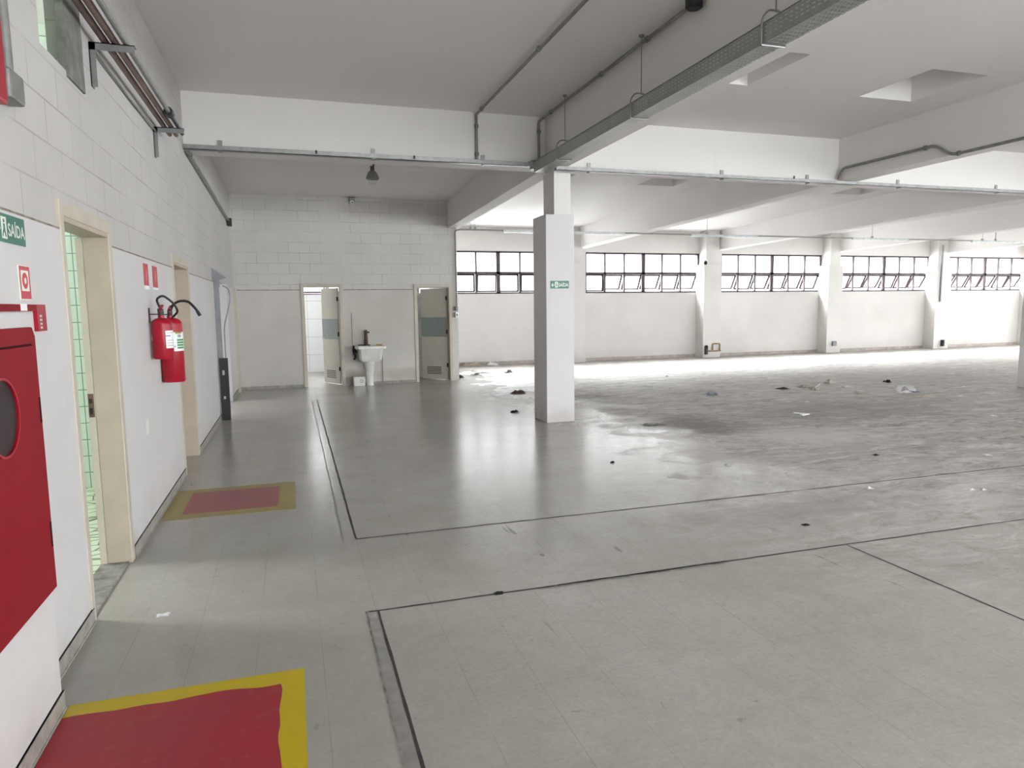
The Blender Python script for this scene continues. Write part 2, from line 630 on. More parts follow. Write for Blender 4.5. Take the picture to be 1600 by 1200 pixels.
def bent(pts, r=.08, n=5):
    """Round the corners of a polyline."""
    pts = [Vector(p) for p in pts]
    o = [pts[0]]
    for i in range(1, len(pts) - 1):
        a, b, c = pts[i - 1], pts[i], pts[i + 1]
        d1, d2_ = (a - b), (c - b)
        rr = min(r, d1.length * .45, d2_.length * .45)
        p, q = b + d1.normalized() * rr, b + d2_.normalized() * rr
        for k in range(n + 1):
            t = k / n
            o.append(p * (1 - t) ** 2 + b * 2 * t * (1 - t) + q * t * t)
    o.append(pts[-1])
    return o


# ------------------------------------------------------------------ the shell
XL, XR, Y0, YB, YF = -1.09, 31.0, -5.5, 15.2, 18.93
X_END = 3.55
TH = .25
ROOM_A = (-1.09, 1.80)      # washrooms behind the block wall


def zc(y):
    return 4.13 if y <= 9.0 else 4.13 - (y - 9.0) * .028


def zb(y):
    return 3.50 if y <= 9.0 else 3.50 - (y - 9.0) * .0215


def cells(a0, a1, b0, b1, holes, fn):
    """Split a rectangle round its holes; fn(a0,a1,b0,b1) for every solid cell."""
    A = sorted({a0, a1, *[h[0] for h in holes], *[h[1] for h in holes]})
    B = sorted({b0, b1, *[h[2] for h in holes], *[h[3] for h in holes]})
    A = [v for v in A if a0 <= v <= a1]
    B = [v for v in B if b0 <= v <= b1]
    for i in range(len(A) - 1):
        run = None
        for j in range(len(B) - 1):
            ca, cb_ = (A[i] + A[i + 1]) / 2, (B[j] + B[j + 1]) / 2
            solid = not any(h[0] < ca < h[1] and h[2] < cb_ < h[3] for h in holes)
            if solid:
                run = (run[0], B[j + 1]) if run else (B[j], B[j + 1])
            if run and (not solid or j == len(B) - 2):
                fn(A[i], A[i + 1], run[0], run[1])
                run = None


# floor
m = MB()
m.box(XL - 4, XR + .3, Y0 - .3, YF + .3, -.15, 0)
S(m.build('floor', MAT['floor']), 'worn glossy grey floor of the empty hall with joints and scuffs', 'floor')

# ceiling with square recesses
HW = .40
rec = []
for cx_ in (4.70, 7.10, 9.35, 11.85, 14.0, 16.4, 18.7, 21.0):
    for ry0, ry1 in ((6.04, 7.06), (12.05, 12.75), (-3.5, -2.5)):
        rec.append((cx_ - HW, cx_ + HW, ry0, ry1))
m = MB()


def ceil_cell(x0, x1, y0, y1):
    ys = [y0] + ([9.0] if y0 < 9.0 < y1 else []) + [y1]
    for p, q in zip(ys, ys[1:]):
        m.hexa([(x0, p, zc(p)), (x1, p, zc(p)), (x1, q, zc(q)), (x0, q, zc(q)),
                (x0, p, 4.6), (x1, p, 4.6), (x1, q, 4.6), (x0, q, 4.6)])


cells(XL - 4, XR + .3, Y0 - .3, YF + .3, rec, ceil_cell)
for x0, x1, y0, y1 in rec:
    m.box(x0 - .05, x1 + .05, y0 - .05, y1 + .05, 4.50, 4.66)
S(m.build('ceiling', MAT['ceiling']), 'white painted slab ceiling with square recesses', 'ceiling')

# left wall: openings (y0,y1,z0,z1)
D1 = (4.065, 4.99, 0, 2.13)
D2 = (7.50, 8.52, 0, 2.12)
D3 = (11.2, 13.35, 0, 2.10)
HIGH = (3.99, 4.72, 2.93, 3.98)
m = MB()
cells(Y0, YB + .2, 0, 4.3, [D1, D2, D3, HIGH], lambda a, b, c, d: m.box(XL - .165, XL, a, b, c, d))
S(m.build('wall_left', MAT['block_left']), 'white painted block wall with doorways, along the left side', 'wall')
# plaster layer on its lower part
m = MB()
cells(3.1, YB, 0, 2.055, [(4.05, 5.03, -1, 3), (7.43, 8.57, -1, 3), (D3[0], D3[1], -1, 2.1)], lambda a, b, c, d: m.box(XL - .01, XL + .014, a, b, c, d))
S(m.build('wall_left_plaster', MAT['plaster']), 'smooth white plaster layer on the lower left wall', 'wall')
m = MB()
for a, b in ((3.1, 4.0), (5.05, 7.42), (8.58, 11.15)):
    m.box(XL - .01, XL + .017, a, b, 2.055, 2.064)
S(m.build('trim_30', MAT['ledge_line']), 'thin dark edge line on top of the left wall plaster', 'trim')
# thick plastered section in which the hydrant cabinet sits
m = MB()
m.box(XL - .01, -.98, -2.0, 3.17, 0, 1.65)
S(m.build('wall_left_ledge', MAT['plaster'], bevel=.012), 'low thickened white wall section that holds the hydrant cabinet', 'wall')

# back block wall (partition of the washrooms)
D4 = (.25, 1.0, 0, 2.11)
D5 = (2.62, 3.36, 0, 2.09)
m = MB()
cells(XL - .2, X_END, 0, 4.3, [D4, D5], lambda a, b, c, d: m.box(a, b, YB, YB + .15, c, d))
m.box(X_END - .15, X_END, YB + .15, YF, 0, 4.3)
S(m.build('wall_back', MAT['block_back']), 'white painted block wall with two doors and a sink', 'wall')
m = MB()
cells(XL, X_END - .06, 0, 2.03, [(D4[0] - .04, D4[1] + .04, -1, 3), (D5[0] - .04, D5[1] + .04, -1, 3)], lambda a, b, c, d: m.box(a, b, YB - .012, YB + .01, c, d))
S(m.build('wall_back_plaster', MAT['plaster_back']), 'smooth plaster layer on the lower back block wall', 'wall')

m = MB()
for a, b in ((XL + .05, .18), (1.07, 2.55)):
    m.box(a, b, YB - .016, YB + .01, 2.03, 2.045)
S(m.build('trim_31', MAT['ledge_line']), 'thin dark edge line on top of the back wall plaster', 'trim')
# far window wall
WZ0, WZ1 = 2.0, 3.19
WIN = [(3.68, 7.56), (8.28, 12.10), (12.90, 16.72), (17.40, 21.33), (22.03, 25.9), (26.6, 30.4)]
WASH = [(-.4, 1.55), (2.05, 3.35)]
m = MB()
cells(XL - 4.2, XR + .25, 0, 4.3, [(a, b, WZ0, WZ1) for a, b in WIN + WASH], lambda a, b, c, d: m.box(a, b, YF, YF + TH, c, d))
S(m.build('wall_far', MAT['far_wall']), 'long white window wall at the far side of the hall', 'wall')

# wall behind the camera and right wall, unseen, with windows made large to light the hall
WB = [(1.2 + i * 4.6, 5.4 + i * 4.6) for i in range(6)] + [(28.8, 30.7)]
WR = [(-5.0 + i * 4.0, -1.4 + i * 4.0) for i in range(6)]
m = MB()
BZ0, BZ1 = .3, 3.7
cells(XL - .2, XR + .25, 0, 4.3, [(a, min(b, XR - .3), BZ0, BZ1) for a, b in WB], lambda a, b, c, d: m.box(a, b, Y0 - TH, Y0, c, d))
S(m.build('wall_front', MAT['far_wall']), 'unseen white wall behind the viewpoint, its glazing enlarged for light', 'wall')
m = MB()
cells(Y0, YF, 0, 4.3, [(a, b, BZ0, BZ1) for a, b in WR], lambda a, b, c, d: m.box(XR, XR + TH, a, b, c, d))
S(m.build('wall_right', MAT['far_wall']), 'unseen white wall on the right side of the hall, glazing added for light', 'wall')

# side rooms
m = MB()
m.box(XL - 4.2, XL - .165, 7.24, 7.34, 0, 4.3)
S(m.build('wall_tiled', MAT['tile_green']), 'pale green tiled wall seen through the first doorway', 'wall')
m = MB()
cells(0.8, 7.3, 0, 4.3, [(5.4, 6.7, 2.9, 3.7)], lambda a, b, c, d: m.box(XL - 4.2, XL - 4.1, a, b, c, d))
m.box(XL - 4.2, XL - .165, .8, .9, 0, 4.3)
S(m.build('wall_washroom', MAT['green_paint']), 'pale green outer walls of the side washroom', 'wall')
m = MB()
cells(YB + .15, YF, 0, 4.3, [], lambda a, b, c, d: m.box(1.80, 1.90, a, b, c, d))
m.box(XL - .1, XL, YB + .15, YF, 0, 4.3)
S(m.build('wall_washroom_divider', MAT['tile_white_y']), 'white tiled side walls of the rear washrooms', 'wall')
m = MB()
cells(XL, X_END - .15, 0, 2.0, [], lambda a, b, c, d: m.box(a, b, YF - .3, YF - .02, c, d))
S(m.build('wall_washroom_tiles', MAT['tile_white']), 'white tiled wall under the washroom windows', 'wall')
m = MB()
m.box(1.9, 3.1, 16.2, 16.27, 0, 1.98)
S(m.build('wall_cubicle', MAT['tile_white']), 'white tiled cubicle wall behind the right washroom door', 'wall')
m = MB()
m.box(XL - 4.1, XL - .165, .9, 7.24, 0, .006)
S(m.build('floor_washroom', MAT['floor_green']), 'pale green crazy-paved floor of the side washroom', 'floor')
o = empty('added_washroom_lamp', (-2.7, 6.0, 3.5), 'added unseen white lamp that brightens the green tiled washroom', 'lamp')  # unseen lamp added to brighten the washroom interior
m = MB()
m.box(-2.75, -2.65, 5.4, 6.6, 3.44, 3.50)
m.box(-2.71, -2.69, 5.6, 5.62, 3.5, 4.129)
m.box(-2.71, -2.69, 6.38, 6.40, 3.5, 4.129)
m.build('added_lamp_body', MAT['white_plastic'], o, bevel=.01)
gl = NT('added_tube_glow')
gl.b.inputs['Emission Color'].default_value = (1, 1, .98, 1)
gl.b.inputs['Emission Strength'].default_value = 11
m = MB()
m.tube([(-2.78, 5.42, 3.47), (-2.78, 6.58, 3.47)], .018, 10)
m.tube([(-2.62, 5.42, 3.47), (-2.62, 6.58, 3.47)], .018, 10)
m.build('added_lamp_tube', gl.m, o, smooth=True)
o = empty('added_washroom_lamp', (.6, 17.0, 3.2), 'added unseen tube lamp that brightens the rear washroom left of the basin', 'lamp')  # second added lamp, out of view, lifts the rear room's brightness
m = MB()
m.box(.57, .63, 16.4, 17.6, 3.20, 3.26)
m.box(.59, .61, 16.6, 16.62, 3.26, zc(16.6) - .001)
m.box(.59, .61, 17.38, 17.40, 3.26, zc(17.4) - .001)
m.build('added_lamp_body', MAT['white_plastic'], o)
m = MB()
m.tube([(.55, 16.42, 3.22), (.55, 17.58, 3.22)], .018, 10)
m.tube([(.65, 16.42, 3.22), (.65, 17.58, 3.22)], .018, 10)
m.build('added_lamp_tube', gl.m, o, smooth=True)
# the passage behind the third opening
m = MB()
cells(10.6, 14.2, 0, 4.3, [(12.6, 13.3, 1.2, 2.1)], lambda a, b, c, d: m.box(XL - 2.2, XL - 2.1, a, b, c, d))
m.box(XL - 2.2, XL - .165, 10.5, 10.6, 0, 4.3)
m.box(XL - 2.2, XL - .165, 14.1, 14.2, 0, 4.3)
S(m.build('wall_passage', MAT['plaster']), 'white walls of the passage behind the third opening', 'wall')

# ------------------------------------------------------------------ beams
m = MB()
m.box(XL, XR, 8.93, 9.35, 3.50, 4.5)
S(m.build('ceiling_beam', MAT['beam']), 'long white beam crossing the hall over the column, carries the steel channel', 'beam')


def lbeam(xn, xf, y0, y1, lab, wd=.30):
    m = MB()
    xa, xb_ = (xn if y0 < 9 else xn), (xn if y1 < 9.5 else xf)
    a = y0
    m.hexa([(xa, a, zb(a)), (xa + wd, a, zb(a)), (xb_ + wd, y1, zb(y1)), (xb_, y1, zb(y1)),
            (xa, a, 4.5), (xa + wd, a, 4.5), (xb_ + wd, y1, 4.5), (xb_, y1, 4.5)])
    return S(m.build('ceiling_beam', MAT['beam']), lab, 'beam')


lbeam(3.32, 3.32, Y0, 8.93, 'white ceiling beam with the perforated cable tray, running to the column')
lbeam(3.36, 3.36, 9.35, YF, 'white ceiling beam from the column to the block wall corner', .25)
lbeam(8.13, 8.1, Y0, 8.93, 'white ceiling beam with the cranked grey conduit on its side')
lbeam(8.13, 7.95, 9.35, YF, 'second white ceiling beam in the window bay, counted from the block wall')
lbeam(12.85, 12.8, Y0, 8.93, 'white ceiling beam in line with the right column, on the near side')
lbeam(12.85, 12.62, 9.35, YF, 'third white ceiling beam in the window bay')
lbeam(17.4, 17.4, Y0, 8.93, 'white ceiling beam beyond the right column')
lbeam(17.3, 17.12, 9.35, YF, 'fourth white ceiling beam in the window bay')
lbeam(21.9, 21.7, 9.35, YF, 'fifth white ceiling beam in the window bay')
lbeam(26.4, 26.3, 9.35, YF, 'farthest white ceiling beam in the window bay')

# ------------------------------------------------------------------ columns and pilasters


def column(x0, x1, y0, y1, lab):
    c = empty('column', ((x0 + x1) / 2, (y0 + y1) / 2, 0), lab, 'column', kind='structure')
    m = MB()
    m.box(x0, x1, y0, y1, 0, 2.895)
    m.build('column_casing', MAT['column'], c, bevel=.008)
    m = MB()
    m.box(x0 + .13, x1 - .045, y0 + .02, y1 - .09, 2.89, 3.60)
    m.build('column_shaft', MAT['beam'], c, bevel=.005)
    return c


column(3.375, 3.795, 9.07, 9.60, 'square white column with exit sign, thicker in its lower part')
column(13.12, 13.54, 9.07, 9.60, 'white column at the right edge of the view')
for i, (a, b) in enumerate(((7.47, 8.09), (12.0, 12.62), (16.64, 17.20), (21.18, 21.85), (25.7, 26.3))):
    c = empty('pilaster_column', ((a + b) / 2, 18.7, 0),
              'white wall pilaster between windows, ' + ['behind the square column', 'with small camera and rusty pipe loop at its foot',
                                                        'next after the one with the camera', 'with the thin drop pipe', 'farthest along the window wall'][i], 'pilaster', kind='structure')
    m = MB()
    m.box(a, b, 18.5, YF + .02, 0, 2.83)
    m.build('pilaster_base', MAT['far_wall'], c, bevel=.006)
    m = MB()
    m.box(a + .1, b - .06, 18.56, YF + .02, 2.82, 3.95)
    m.build('pilaster_shaft', MAT['far_wall'], c, bevel=.006)

# ------------------------------------------------------------------ windows


def window(num, x0, x1, open_from, lab, y=YF + .06, n=6, zs=2.585, z0=WZ0, z1=WZ1):
    wd = empty('window_%d' % num, ((x0 + x1) / 2, y, z0), lab, 'window', kind='structure')
    xs = [x0 + (x1 - x0) * k / n for k in range(n + 1)]
    m = MB()
    t = .025
    m.box(x0, x1, y - .03, y + .03, z1 - .05, z1)
    m.box(x0, x1, y - .03, y + .03, z0, z0 + .045)
    m.box(x0, x0 + .04, y - .03, y + .03, z0, z1)
    m.box(x1 - .04, x1, y - .03, y + .03, z0, z1)
    m.box(x0, x1, y - .03, y + .03, zs - .035, zs + .03)
    for k in range(1, n):
        h = .055 if k == n // 2 else .022
        m.box(xs[k] - h, xs[k] + h, y - .03, y + .03, z0, z1)
    m.build('window_frame', MAT['steel_frame'], wd)
    m = MB()
    m.box(x0, x1, y - .003, y + .003, zs, z1)
    m.build('upper_glazing', MAT['glass'], wd)
    for k in range(n):
        ang = math.radians(rng.uniform(26, 34)) if k >= open_from else 0
        if num == 1 and k == 2:
            ang = math.radians(6)
        a, b = xs[k] + .03, xs[k + 1] - .03
        hgt = zs - .035 - z0 - .05
        pv = Vector((0, y + .035, zs - .035))

        def rot(px, py, pz):
            v = Vector((0, py, pz))
            v = Matrix.Rotation(ang, 3, 'X') @ v
            return (px, pv.y + v.y, pv.z + v.z)
        m = MB()
        s = .02

        def bar(xa, xb_, za, zb_):
            m.hexa([rot(xa, -.02, za), rot(xb_, -.02, za), rot(xb_, .02, za), rot(xa, .02, za),
                    rot(xa, -.02, zb_), rot(xb_, -.02, zb_), rot(xb_, .02, zb_), rot(xa, .02, zb_)])
        bar(a, b, -hgt, -hgt + 2 * s)
        bar(a, b, -2 * s, 0)
        bar(a, a + 2 * s, -hgt, 0)
        bar(b - 2 * s, b, -hgt, 0)
        sash = m.build('tilting_sash', MAT['sash_steel'], wd)
        m = MB()
        m.hexa([rot(a + s, -.002, -hgt + s), rot(b - s, -.002, -hgt + s), rot(b - s, .002, -hgt + s), rot(a + s, .002, -hgt + s),
                rot(a + s, -.002, -s), rot(b - s, -.002, -s), rot(b - s, .002, -s), rot(a + s, .002, -s)])
        g = m.build('sash_glass', MAT['glass'])
        g.parent = sash
        g.matrix_parent_inverse = Matrix.Translation(-wd.location).inverted() @ Matrix.Translation(-wd.location)
    return wd


labs = ['steel window beside the block wall, partly behind the column', 'steel window just right of the square column, lower sashes tilted out',
        'steel window between the pilaster with the camera and the next pilaster', 'steel window left of the pilaster with the drop pipe',
        'steel window right of the pilaster with the drop pipe', 'steel window farthest along the window wall']
for i, (a, b) in enumerate(WIN):
    window(i + 1, a, b, [9, 1, 0, 0, 0, 0][i], labs[i])
    portal(((a + b) / 2, YF + .22, (WZ0 + WZ1) / 2), (b - a, WZ1 - WZ0), (0, -1, 0))
window(7, WASH[0][0], WASH[0][1], 9, 'high washroom window seen through the left rear door', n=3)
window(8, WASH[1][0], WASH[1][1], 9, 'high washroom window seen over the cubicle wall', n=2)
for a, b in WASH:
    portal(((a + b) / 2, YF + .22, (WZ0 + WZ1) / 2), (b - a, WZ1 - WZ0), (0, -1, 0))


def plain_window(num, axis, a, b, z0, z1, at, lab):
    """Steel grid window out of view, shaped to supply daylight (behind the viewpoint and on the right wall)."""
    c = ((a + b) / 2, at, z0) if axis == 'x' else (at, (a + b) / 2, z0)
    wd = empty('window_%d' % num, c, lab, 'window', kind='structure')
    m = MB()

    def bar(p, q, c0, c1):
        if axis == 'x':
            m.box(p, q, at - .02, at + .02, c0, c1)
        else:
            m.box(at - .02, at + .02, p, q, c0, c1)
    for k in range(7):
        u = a + (b - a) * k / 6
        bar(u - .025, u + .025, z0, z1)
    for z in (z0 + .03, (z0 + z1) / 2, z1 - .03):
        bar(a, b, z - .03, z + .03)
    m.build('window_frame', MAT['steel_frame'], wd)
    m = MB()
    if axis == 'x':
        m.box(a, b, at - .003, at + .003, z0, z1)
    else:
        m.box(at - .003, at + .003, a, b, z0, z1)
    m.build('window_glass', MAT['glass'], wd)


num = 9
for i, (a, b) in enumerate(WB):
    b = min(b, XR - .3)
    plain_window(num, 'x', a, b, BZ0, BZ1, Y0 - .1, 'unseen steel window behind the viewpoint, enlarged for light, bay %s from the left' % ['one', 'two', 'three', 'four', 'five', 'six', 'seven'][i])
    num += 1
    portal(((a + b) / 2, Y0 - .22, (BZ0 + BZ1) / 2), (b - a, BZ1 - BZ0), (0, 1, 0))
for i, (a, b) in enumerate(WR):
    plain_window(num, 'y', a, b, BZ0, BZ1, XR + .1, 'unseen steel window on the right wall, added for light, bay %s from the viewpoint side' % ['one', 'two', 'three', 'four', 'five', 'six'][i])
    num += 1
    portal((XR + .22, (a + b) / 2, (BZ0 + BZ1) / 2), (b - a, BZ1 - BZ0), (-1, 0, 0))
portal((XL - 4.18, 6.05, 3.3), (1.3, .8), (1, 0, 0))
portal((XL - 2.18, 12.95, 1.65), (.7, .9), (1, 0, 0))

# ------------------------------------------------------------------ doors
# door 1 (left wall)


def left_door(num, y0, y1, zt, lab, cas=.075, deep=.125):
    d = empty('door_%d' % num, (XL, (y0 + y1) / 2, 0), lab, 'doorway', kind='structure')
    m = MB()
    xf = XL + .02
    m.box(XL - .01, xf, y0 - cas + .02, y0 + .006, 0, zt + cas)
    m.box(XL - .01, xf, y1 - .02, y1 + cas - .02, 0, zt + cas)
    m.box(XL - .01, xf, y0 + .006, y1 - .02, zt - .0, zt + cas)
    m.build('door_casing', MAT['cream'], d, bevel=.004)
    m = MB()
    m.box(XL - deep, xf - .006, y0, y0 + .012, 0, zt)
    m.box(XL - deep, xf - .006, y1 - .025, y1, 0, zt)
    m.box(XL - deep, xf - .006, y0 + .012, y1 - .025, zt - .025, zt)
    m.build('door_lining', MAT['cream_lining'], d)
    return d


d1 = left_door(1, 4.065, 4.99, 2.13, 'cream framed doorway to the green tiled washroom, nearest on the left wall')
m = MB()
m.box(XL - .165, XL - .127, 4.955, 4.99, 0, 2.10)
m.build('inner_casing', MAT['cream'], d1)
m = MB()
m.box(XL - .16, XL - .13, 4.948, 4.955, .98, 1.13)
m.build('strike_plate', MAT['brown'], d1)
m = MB()
m.box(XL - .155, XL - .137, 4.945, 4.948, 1.0, 1.04)
m.build('strike_hole', MAT['black'], d1)
m = MB()
m.box(XL - .155, XL - .137, 4.945, 4.948, 1.07, 1.10)
m.build('strike_hole', MAT['black'], d1)
m = MB()
m.box(XL - .165, XL + .0, 4.115, 4.955, 0, .012)
m.build('threshold', MAT['groove_light'], d1)
d2 = left_door(2, 7.50, 8.52, 2.12, 'cream framed doorway behind the fire extinguishers')
m = MB()
m.box(XL - .16, XL - .125, 7.525, 8.495, 0.005, 2.09)
m.build('door_leaf', MAT['cream_lining'], d2)

# door 3: opening with sliding track
d3 = empty('door_3', (XL, 12.3, 0), 'wide opening at the end of the left wall with a steel guide', 'doorway', kind='structure')
m = MB()
m.box(XL - .165, XL + .014, 11.2, 11.22, 0, 2.1)
m.box(XL - .165, XL + .014, 13.33, 13.35, 0, 2.1)
m.build('door_lining', MAT['plaster'], d3)
m = MB()
m.box(XL - .165, XL + .02, 11.22, 13.33, 0, .004)
m.build('threshold', MAT['step_blue_light'], d3)


def rear_door(num, x0, x1, zt, hinge_x, ang, lab, band):
    d = empty('door_%d' % num, ((x0 + x1) / 2, YB, 0), lab, 'door', kind='structure')
    cas = .06
    m = MB()
    yf = YB - .035
    m.box(x0 - cas + .01, x0 + .01, yf, YB + .01, 0, zt + cas)
    m.box(x1 - .01, x1 + cas - .01, yf, YB + .01, 0, zt + cas)
    m.box(x0 + .01, x1 - .01, yf, YB + .01, zt, zt + cas)
    m.build('door_casing', MAT['cream'], d, bevel=.004)
    m = MB()
    m.box(x0, x0 + .02, yf + .006, YB + .15, 0, zt)
    m.box(x1 - .02, x1, yf + .006, YB + .15, 0, zt)
    m.box(x0 + .02, x1 - .02, yf + .006, YB + .15, zt - .02, zt)
    m.build('door_lining', MAT['cream_lining'], d)
    W = x1 - x0 - .06
    hp = Vector((hinge_x, YB + .13, 0))
    # local frame: leaf runs in -x from the hinge, turned into the room
    c, s_ = math.cos(ang), math.sin(ang)

    def P(u, v, z):   # u along the leaf, v outwards (towards the hall)
        return (hp.x - u * c - v * s_, hp.y + u * s_ - v * c, z)

    def slab(mb, u0, u1, v0, v1, z0, z1):
        mb.hexa([P(u0, v0, z0), P(u1, v0, z0), P(u1, v1, z0), P(u0, v1, z0), P(u0, v0, z1), P(u1, v0, z1), P(u1, v1, z1), P(u0, v1, z1)])
    m = MB()
    slab(m, 0, W, 0, .035, .02, zt - .03)
    leaf = m.build('door_leaf', MAT['door_leaf'], d)
    inv = leaf.matrix_parent_inverse.copy()

    def sub(mb, name, mat):
        o = mb.build(name, mat)
        o.parent = leaf
        return o
    m = MB()
    slab(m, 0.0, W, .0352, .038, band[0], band[1])
    sub(m, 'push_band', MAT['door_band'])
    m = MB()
    u0, u1 = W * .2, W * .85
    slab(m, u0, u1, .0352, .040, .10, .33)
    sub(m, 'vent_plate', MAT['door_leaf'])
    m = MB()
    for k in range(5):
        z = .135 + k * .037
        slab(m, u0 + .03, u1 - .03, .040, .044, z, z + .016)
    sub(m, 'vent_grille', MAT['dark'])
    m = MB()
    hx = W - .05
    m.tube([P(hx, .035, 1.0), P(hx, .08, 1.0), P(hx - .1, .085, 1.0)], .009)
    sub(m, 'door_handle', MAT['silver'])
    m = MB()
    for z in (.3, 1.05, 1.8):
        slab(m, -.012, .012, .02, .05, z, z + .09)
    sub(m, 'hinge', MAT['dark'])
    return d


rear_door(4, .25, 1.0, 2.11, .975, math.radians(64), 'cream door standing open to a bright white tiled washroom, left of the sink', (.98, 1.42))
rear_door(5, 2.62, 3.36, 2.09, 3.335, math.radians(44), 'cream door half open, right of the sink, with a grey band', (.98, 1.42))
m = MB()
m.box(XL + .01, XL + .06, 14.72, 14.86, 0, 2.07)
S(m.build('trim_1', MAT['cream'], bevel=.004), 'narrow cream casing strip on the left wall near the far corner', 'trim')

# ------------------------------------------------------------------ baseboards
for nm, x, a, b in (('baseboard_left', -.972, -1.9, 3.165), ('baseboard_left', XL + .022, 3.175, 4.03), ('baseboard_left', XL + .022, 5.05, 7.43),
                    ('baseboard_left', XL + .022, 8.58, 11.19), ('baseboard_left', XL + .022, 13.36, 14.7)):
    m = MB()
    m.box(x - .012, x, a, b, 0, .085)
    m.box(x - .012, x + .004, a, b, .0, .012)
    m.box(x - .010, x + .003, a, b, .075, .085)
    o = S(m.build(nm, MAT['baseboard']), {3.165: 'grey baseboard under the hydrant cabinet', 4.03: 'short grey baseboard just before the first doorway',
                                         7.43: 'grey baseboard under the fire extinguishers', 11.19: 'grey baseboard between the second doorway and the wide opening',
                                         14.7: 'short grey baseboard near the far left corner'}[b], 'baseboard')
m = MB()
for a, b in ((XL, .19), (1.06, 2.56)):
    m.box(a, b, YB - .022, YB - .012, 0, .06)
S(m.build('baseboard_back', MAT['baseboard']), 'thin grimy baseboard along the back block wall', 'baseboard')
m = MB()
m.box(X_END, XR, YF - .015, YF, 0, .09)
S(m.build('baseboard_far', simple('dirty_skirting', 'a39a92', .6, var=.15)), 'dirty skirting line along the window wall', 'baseboard')

# ------------------------------------------------------------------ floor joints (long cut lines and a filler strip)


def strip(n, x0, x1, y0, y1, mat, lab, jag=.004, z=.0015, step=.12):
    m = MB()
    along_x = (x1 - x0) > (y1 - y0)
    L = (x1 - x0) if along_x else (y1 - y0)
    k = max(2, int(L / step))
    A, B = [], []
    for i in range(k + 1):
        t = i / k
        ja, jb = rng.uniform(-jag, jag), rng.uniform(-jag, jag)
        if along_x:
            x = x0 + L * t
            A.append((x, y0 + ja, z)); B.append((x, y1 + jb, z))
        else:
            y = y0 + L * t
            A.append((x0 + ja, y, z)); B.append((x1 + jb, y, z))
    for i in range(k):
        m.poly([A[i], A[i + 1], B[i + 1], B[i]])
    return S(m.build('trim_%d' % n, mat), lab, 'floor joint')


tn = 2
for x0, x1, y0, y1, mt, lab, jg in (
    (.372, .386, 2.0, 3.69, 'groove', 'dark slot beside the long floor strip, near part', .002),
    (.318, .366, 2.0, 3.70, 'seam_strip', 'pale filler strip in the floor, near part', .006),
    (.308, .318, 2.0, 3.70, 'groove_light', 'faint edge of the near floor strip', .003),
    (.362, .378, 4.94, 12.95, 'groove', 'dark slot beside the long floor strip, far part', .003),
    (.275, .285, 4.94, 13.0, 'groove_light', 'faint edge of the far floor strip', .004),
    (.37, 12.0, 4.928, 4.944, 'groove', 'long thin floor joint crossing the hall at the far strip', .004),
    (.33, 12.0, 3.682, 3.696, 'groove', 'long floor joint crossing the hall at the near strip', .003),
    (1.3, 2.6, 3.66, 3.70, 'groove_light', 'worn patch along the near crossing joint', .006),
    (3.54, 3.552, 1.2, 3.68, 'groove', 'short dark floor slot running towards the viewer', .001),
    (.37, 3.2, 12.96, 12.975, 'groove_light', 'faint floor joint near the far end of the strip', .004),
    (4.2, 12.0, 13.3, 13.33, 'groove_light', 'faint floor joint beyond the column', .01),
    (.8, 3.6, 14.2, 14.23, 'groove_light', 'faint floor joint in front of the sink wall', .01),
):
    strip(tn, x0, x1, y0, y1, MAT[mt], lab, jg)
    tn += 1

# ------------------------------------------------------------------ painted floor zones


def zone(x0, x1, y0, y1, b, mat_y, mat_r, lab, torn):
    o = empty('floor_marking', ((x0 + x1) / 2, (y0 + y1) / 2, 0), lab, 'floor marking')
    m = MB()
    m.box(x0, x1, y0, y1, .0, .002)
    m.build('yellow_border', mat_y, o)
    m = MB()
    pts = []
    xi0, xi1, yi0, yi1 = x0 + (.0 if torn else b), x1 - b, y0 + (0 if torn else b), y1 - b

    def edge(p, q, n, amp):
        p, q = Vector(p), Vector(q)
        d = (q - p)
        nn = Vector((-d.y, d.x)).normalized()
        for i in range(n):
            t = i / n
            pts.append(p + d * t + nn * (noise.noise(Vector((t * 5, amp * 50, p.x))) * amp))
    amp = .025 if torn else .004
    edge((xi0, yi0), (xi1, yi0), 10, 0)
    edge((xi1, yi0), (xi1, yi1), 16, amp)
    edge((xi1, yi1), (xi0, yi1), 22, amp)
    edge((xi0, yi1), (xi0, yi0), 6, 0)
    m.prism([(p.x, p.y, .002) for p in pts], (0, 0, .0012))
    m.build('red_field', mat_r, o)
    return o


zone(-.965, -.018, 2.19, 3.185, .10, MAT['paint_yellow'], MAT['paint_red'], 'bright red floor zone with yellow border below the hydrant cabinet', True)
zone(-1.06, -.037, 5.88, 6.84, .14, MAT['paint_yellow_old'], MAT['paint_red_old'], 'faded red floor zone with dull yellow border below the fire extinguishers', False)

# ------------------------------------------------------------------ steel channel along the cross beam
t = empty('steel_channel', (6, 8.87, 3.5), 'long galvanised steel channel fixed along the bottom of the cross beam', 'channel')
m = MB()
m.box(XL, 3.10, 8.85, 8.926, 3.47, 3.477)
m.box(XL, 3.10, 8.85, 8.856, 3.47, 3.525)
m.box(XL, 3.10, 8.920, 8.926, 3.47, 3.525)
m.box(3.45, XR, 8.85, 8.926, 3.445, 3.452)
m.box(3.45, XR, 8.85, 8.856, 3.445, 3.497)
m.box(3.45, XR, 8.920, 8.926, 3.445, 3.497)
m.build('channel_run', MAT['galv'], t)
for x in (-.7, 1.05, 2.46, 3.95, 6.05, 7.55, 9.3, 11.4):
    m = MB()
    zz = 0 if x < 3.2 else -.027
    m.box(x - .025, x + .025, 8.835, 8.928, 3.460 + zz, 3.469 + zz)
    m.box(x - .025, x + .025, 8.915, 8.928, 3.460 + zz, 3.60 + zz)
    m.build('channel_bracket', MAT['galv'], t)
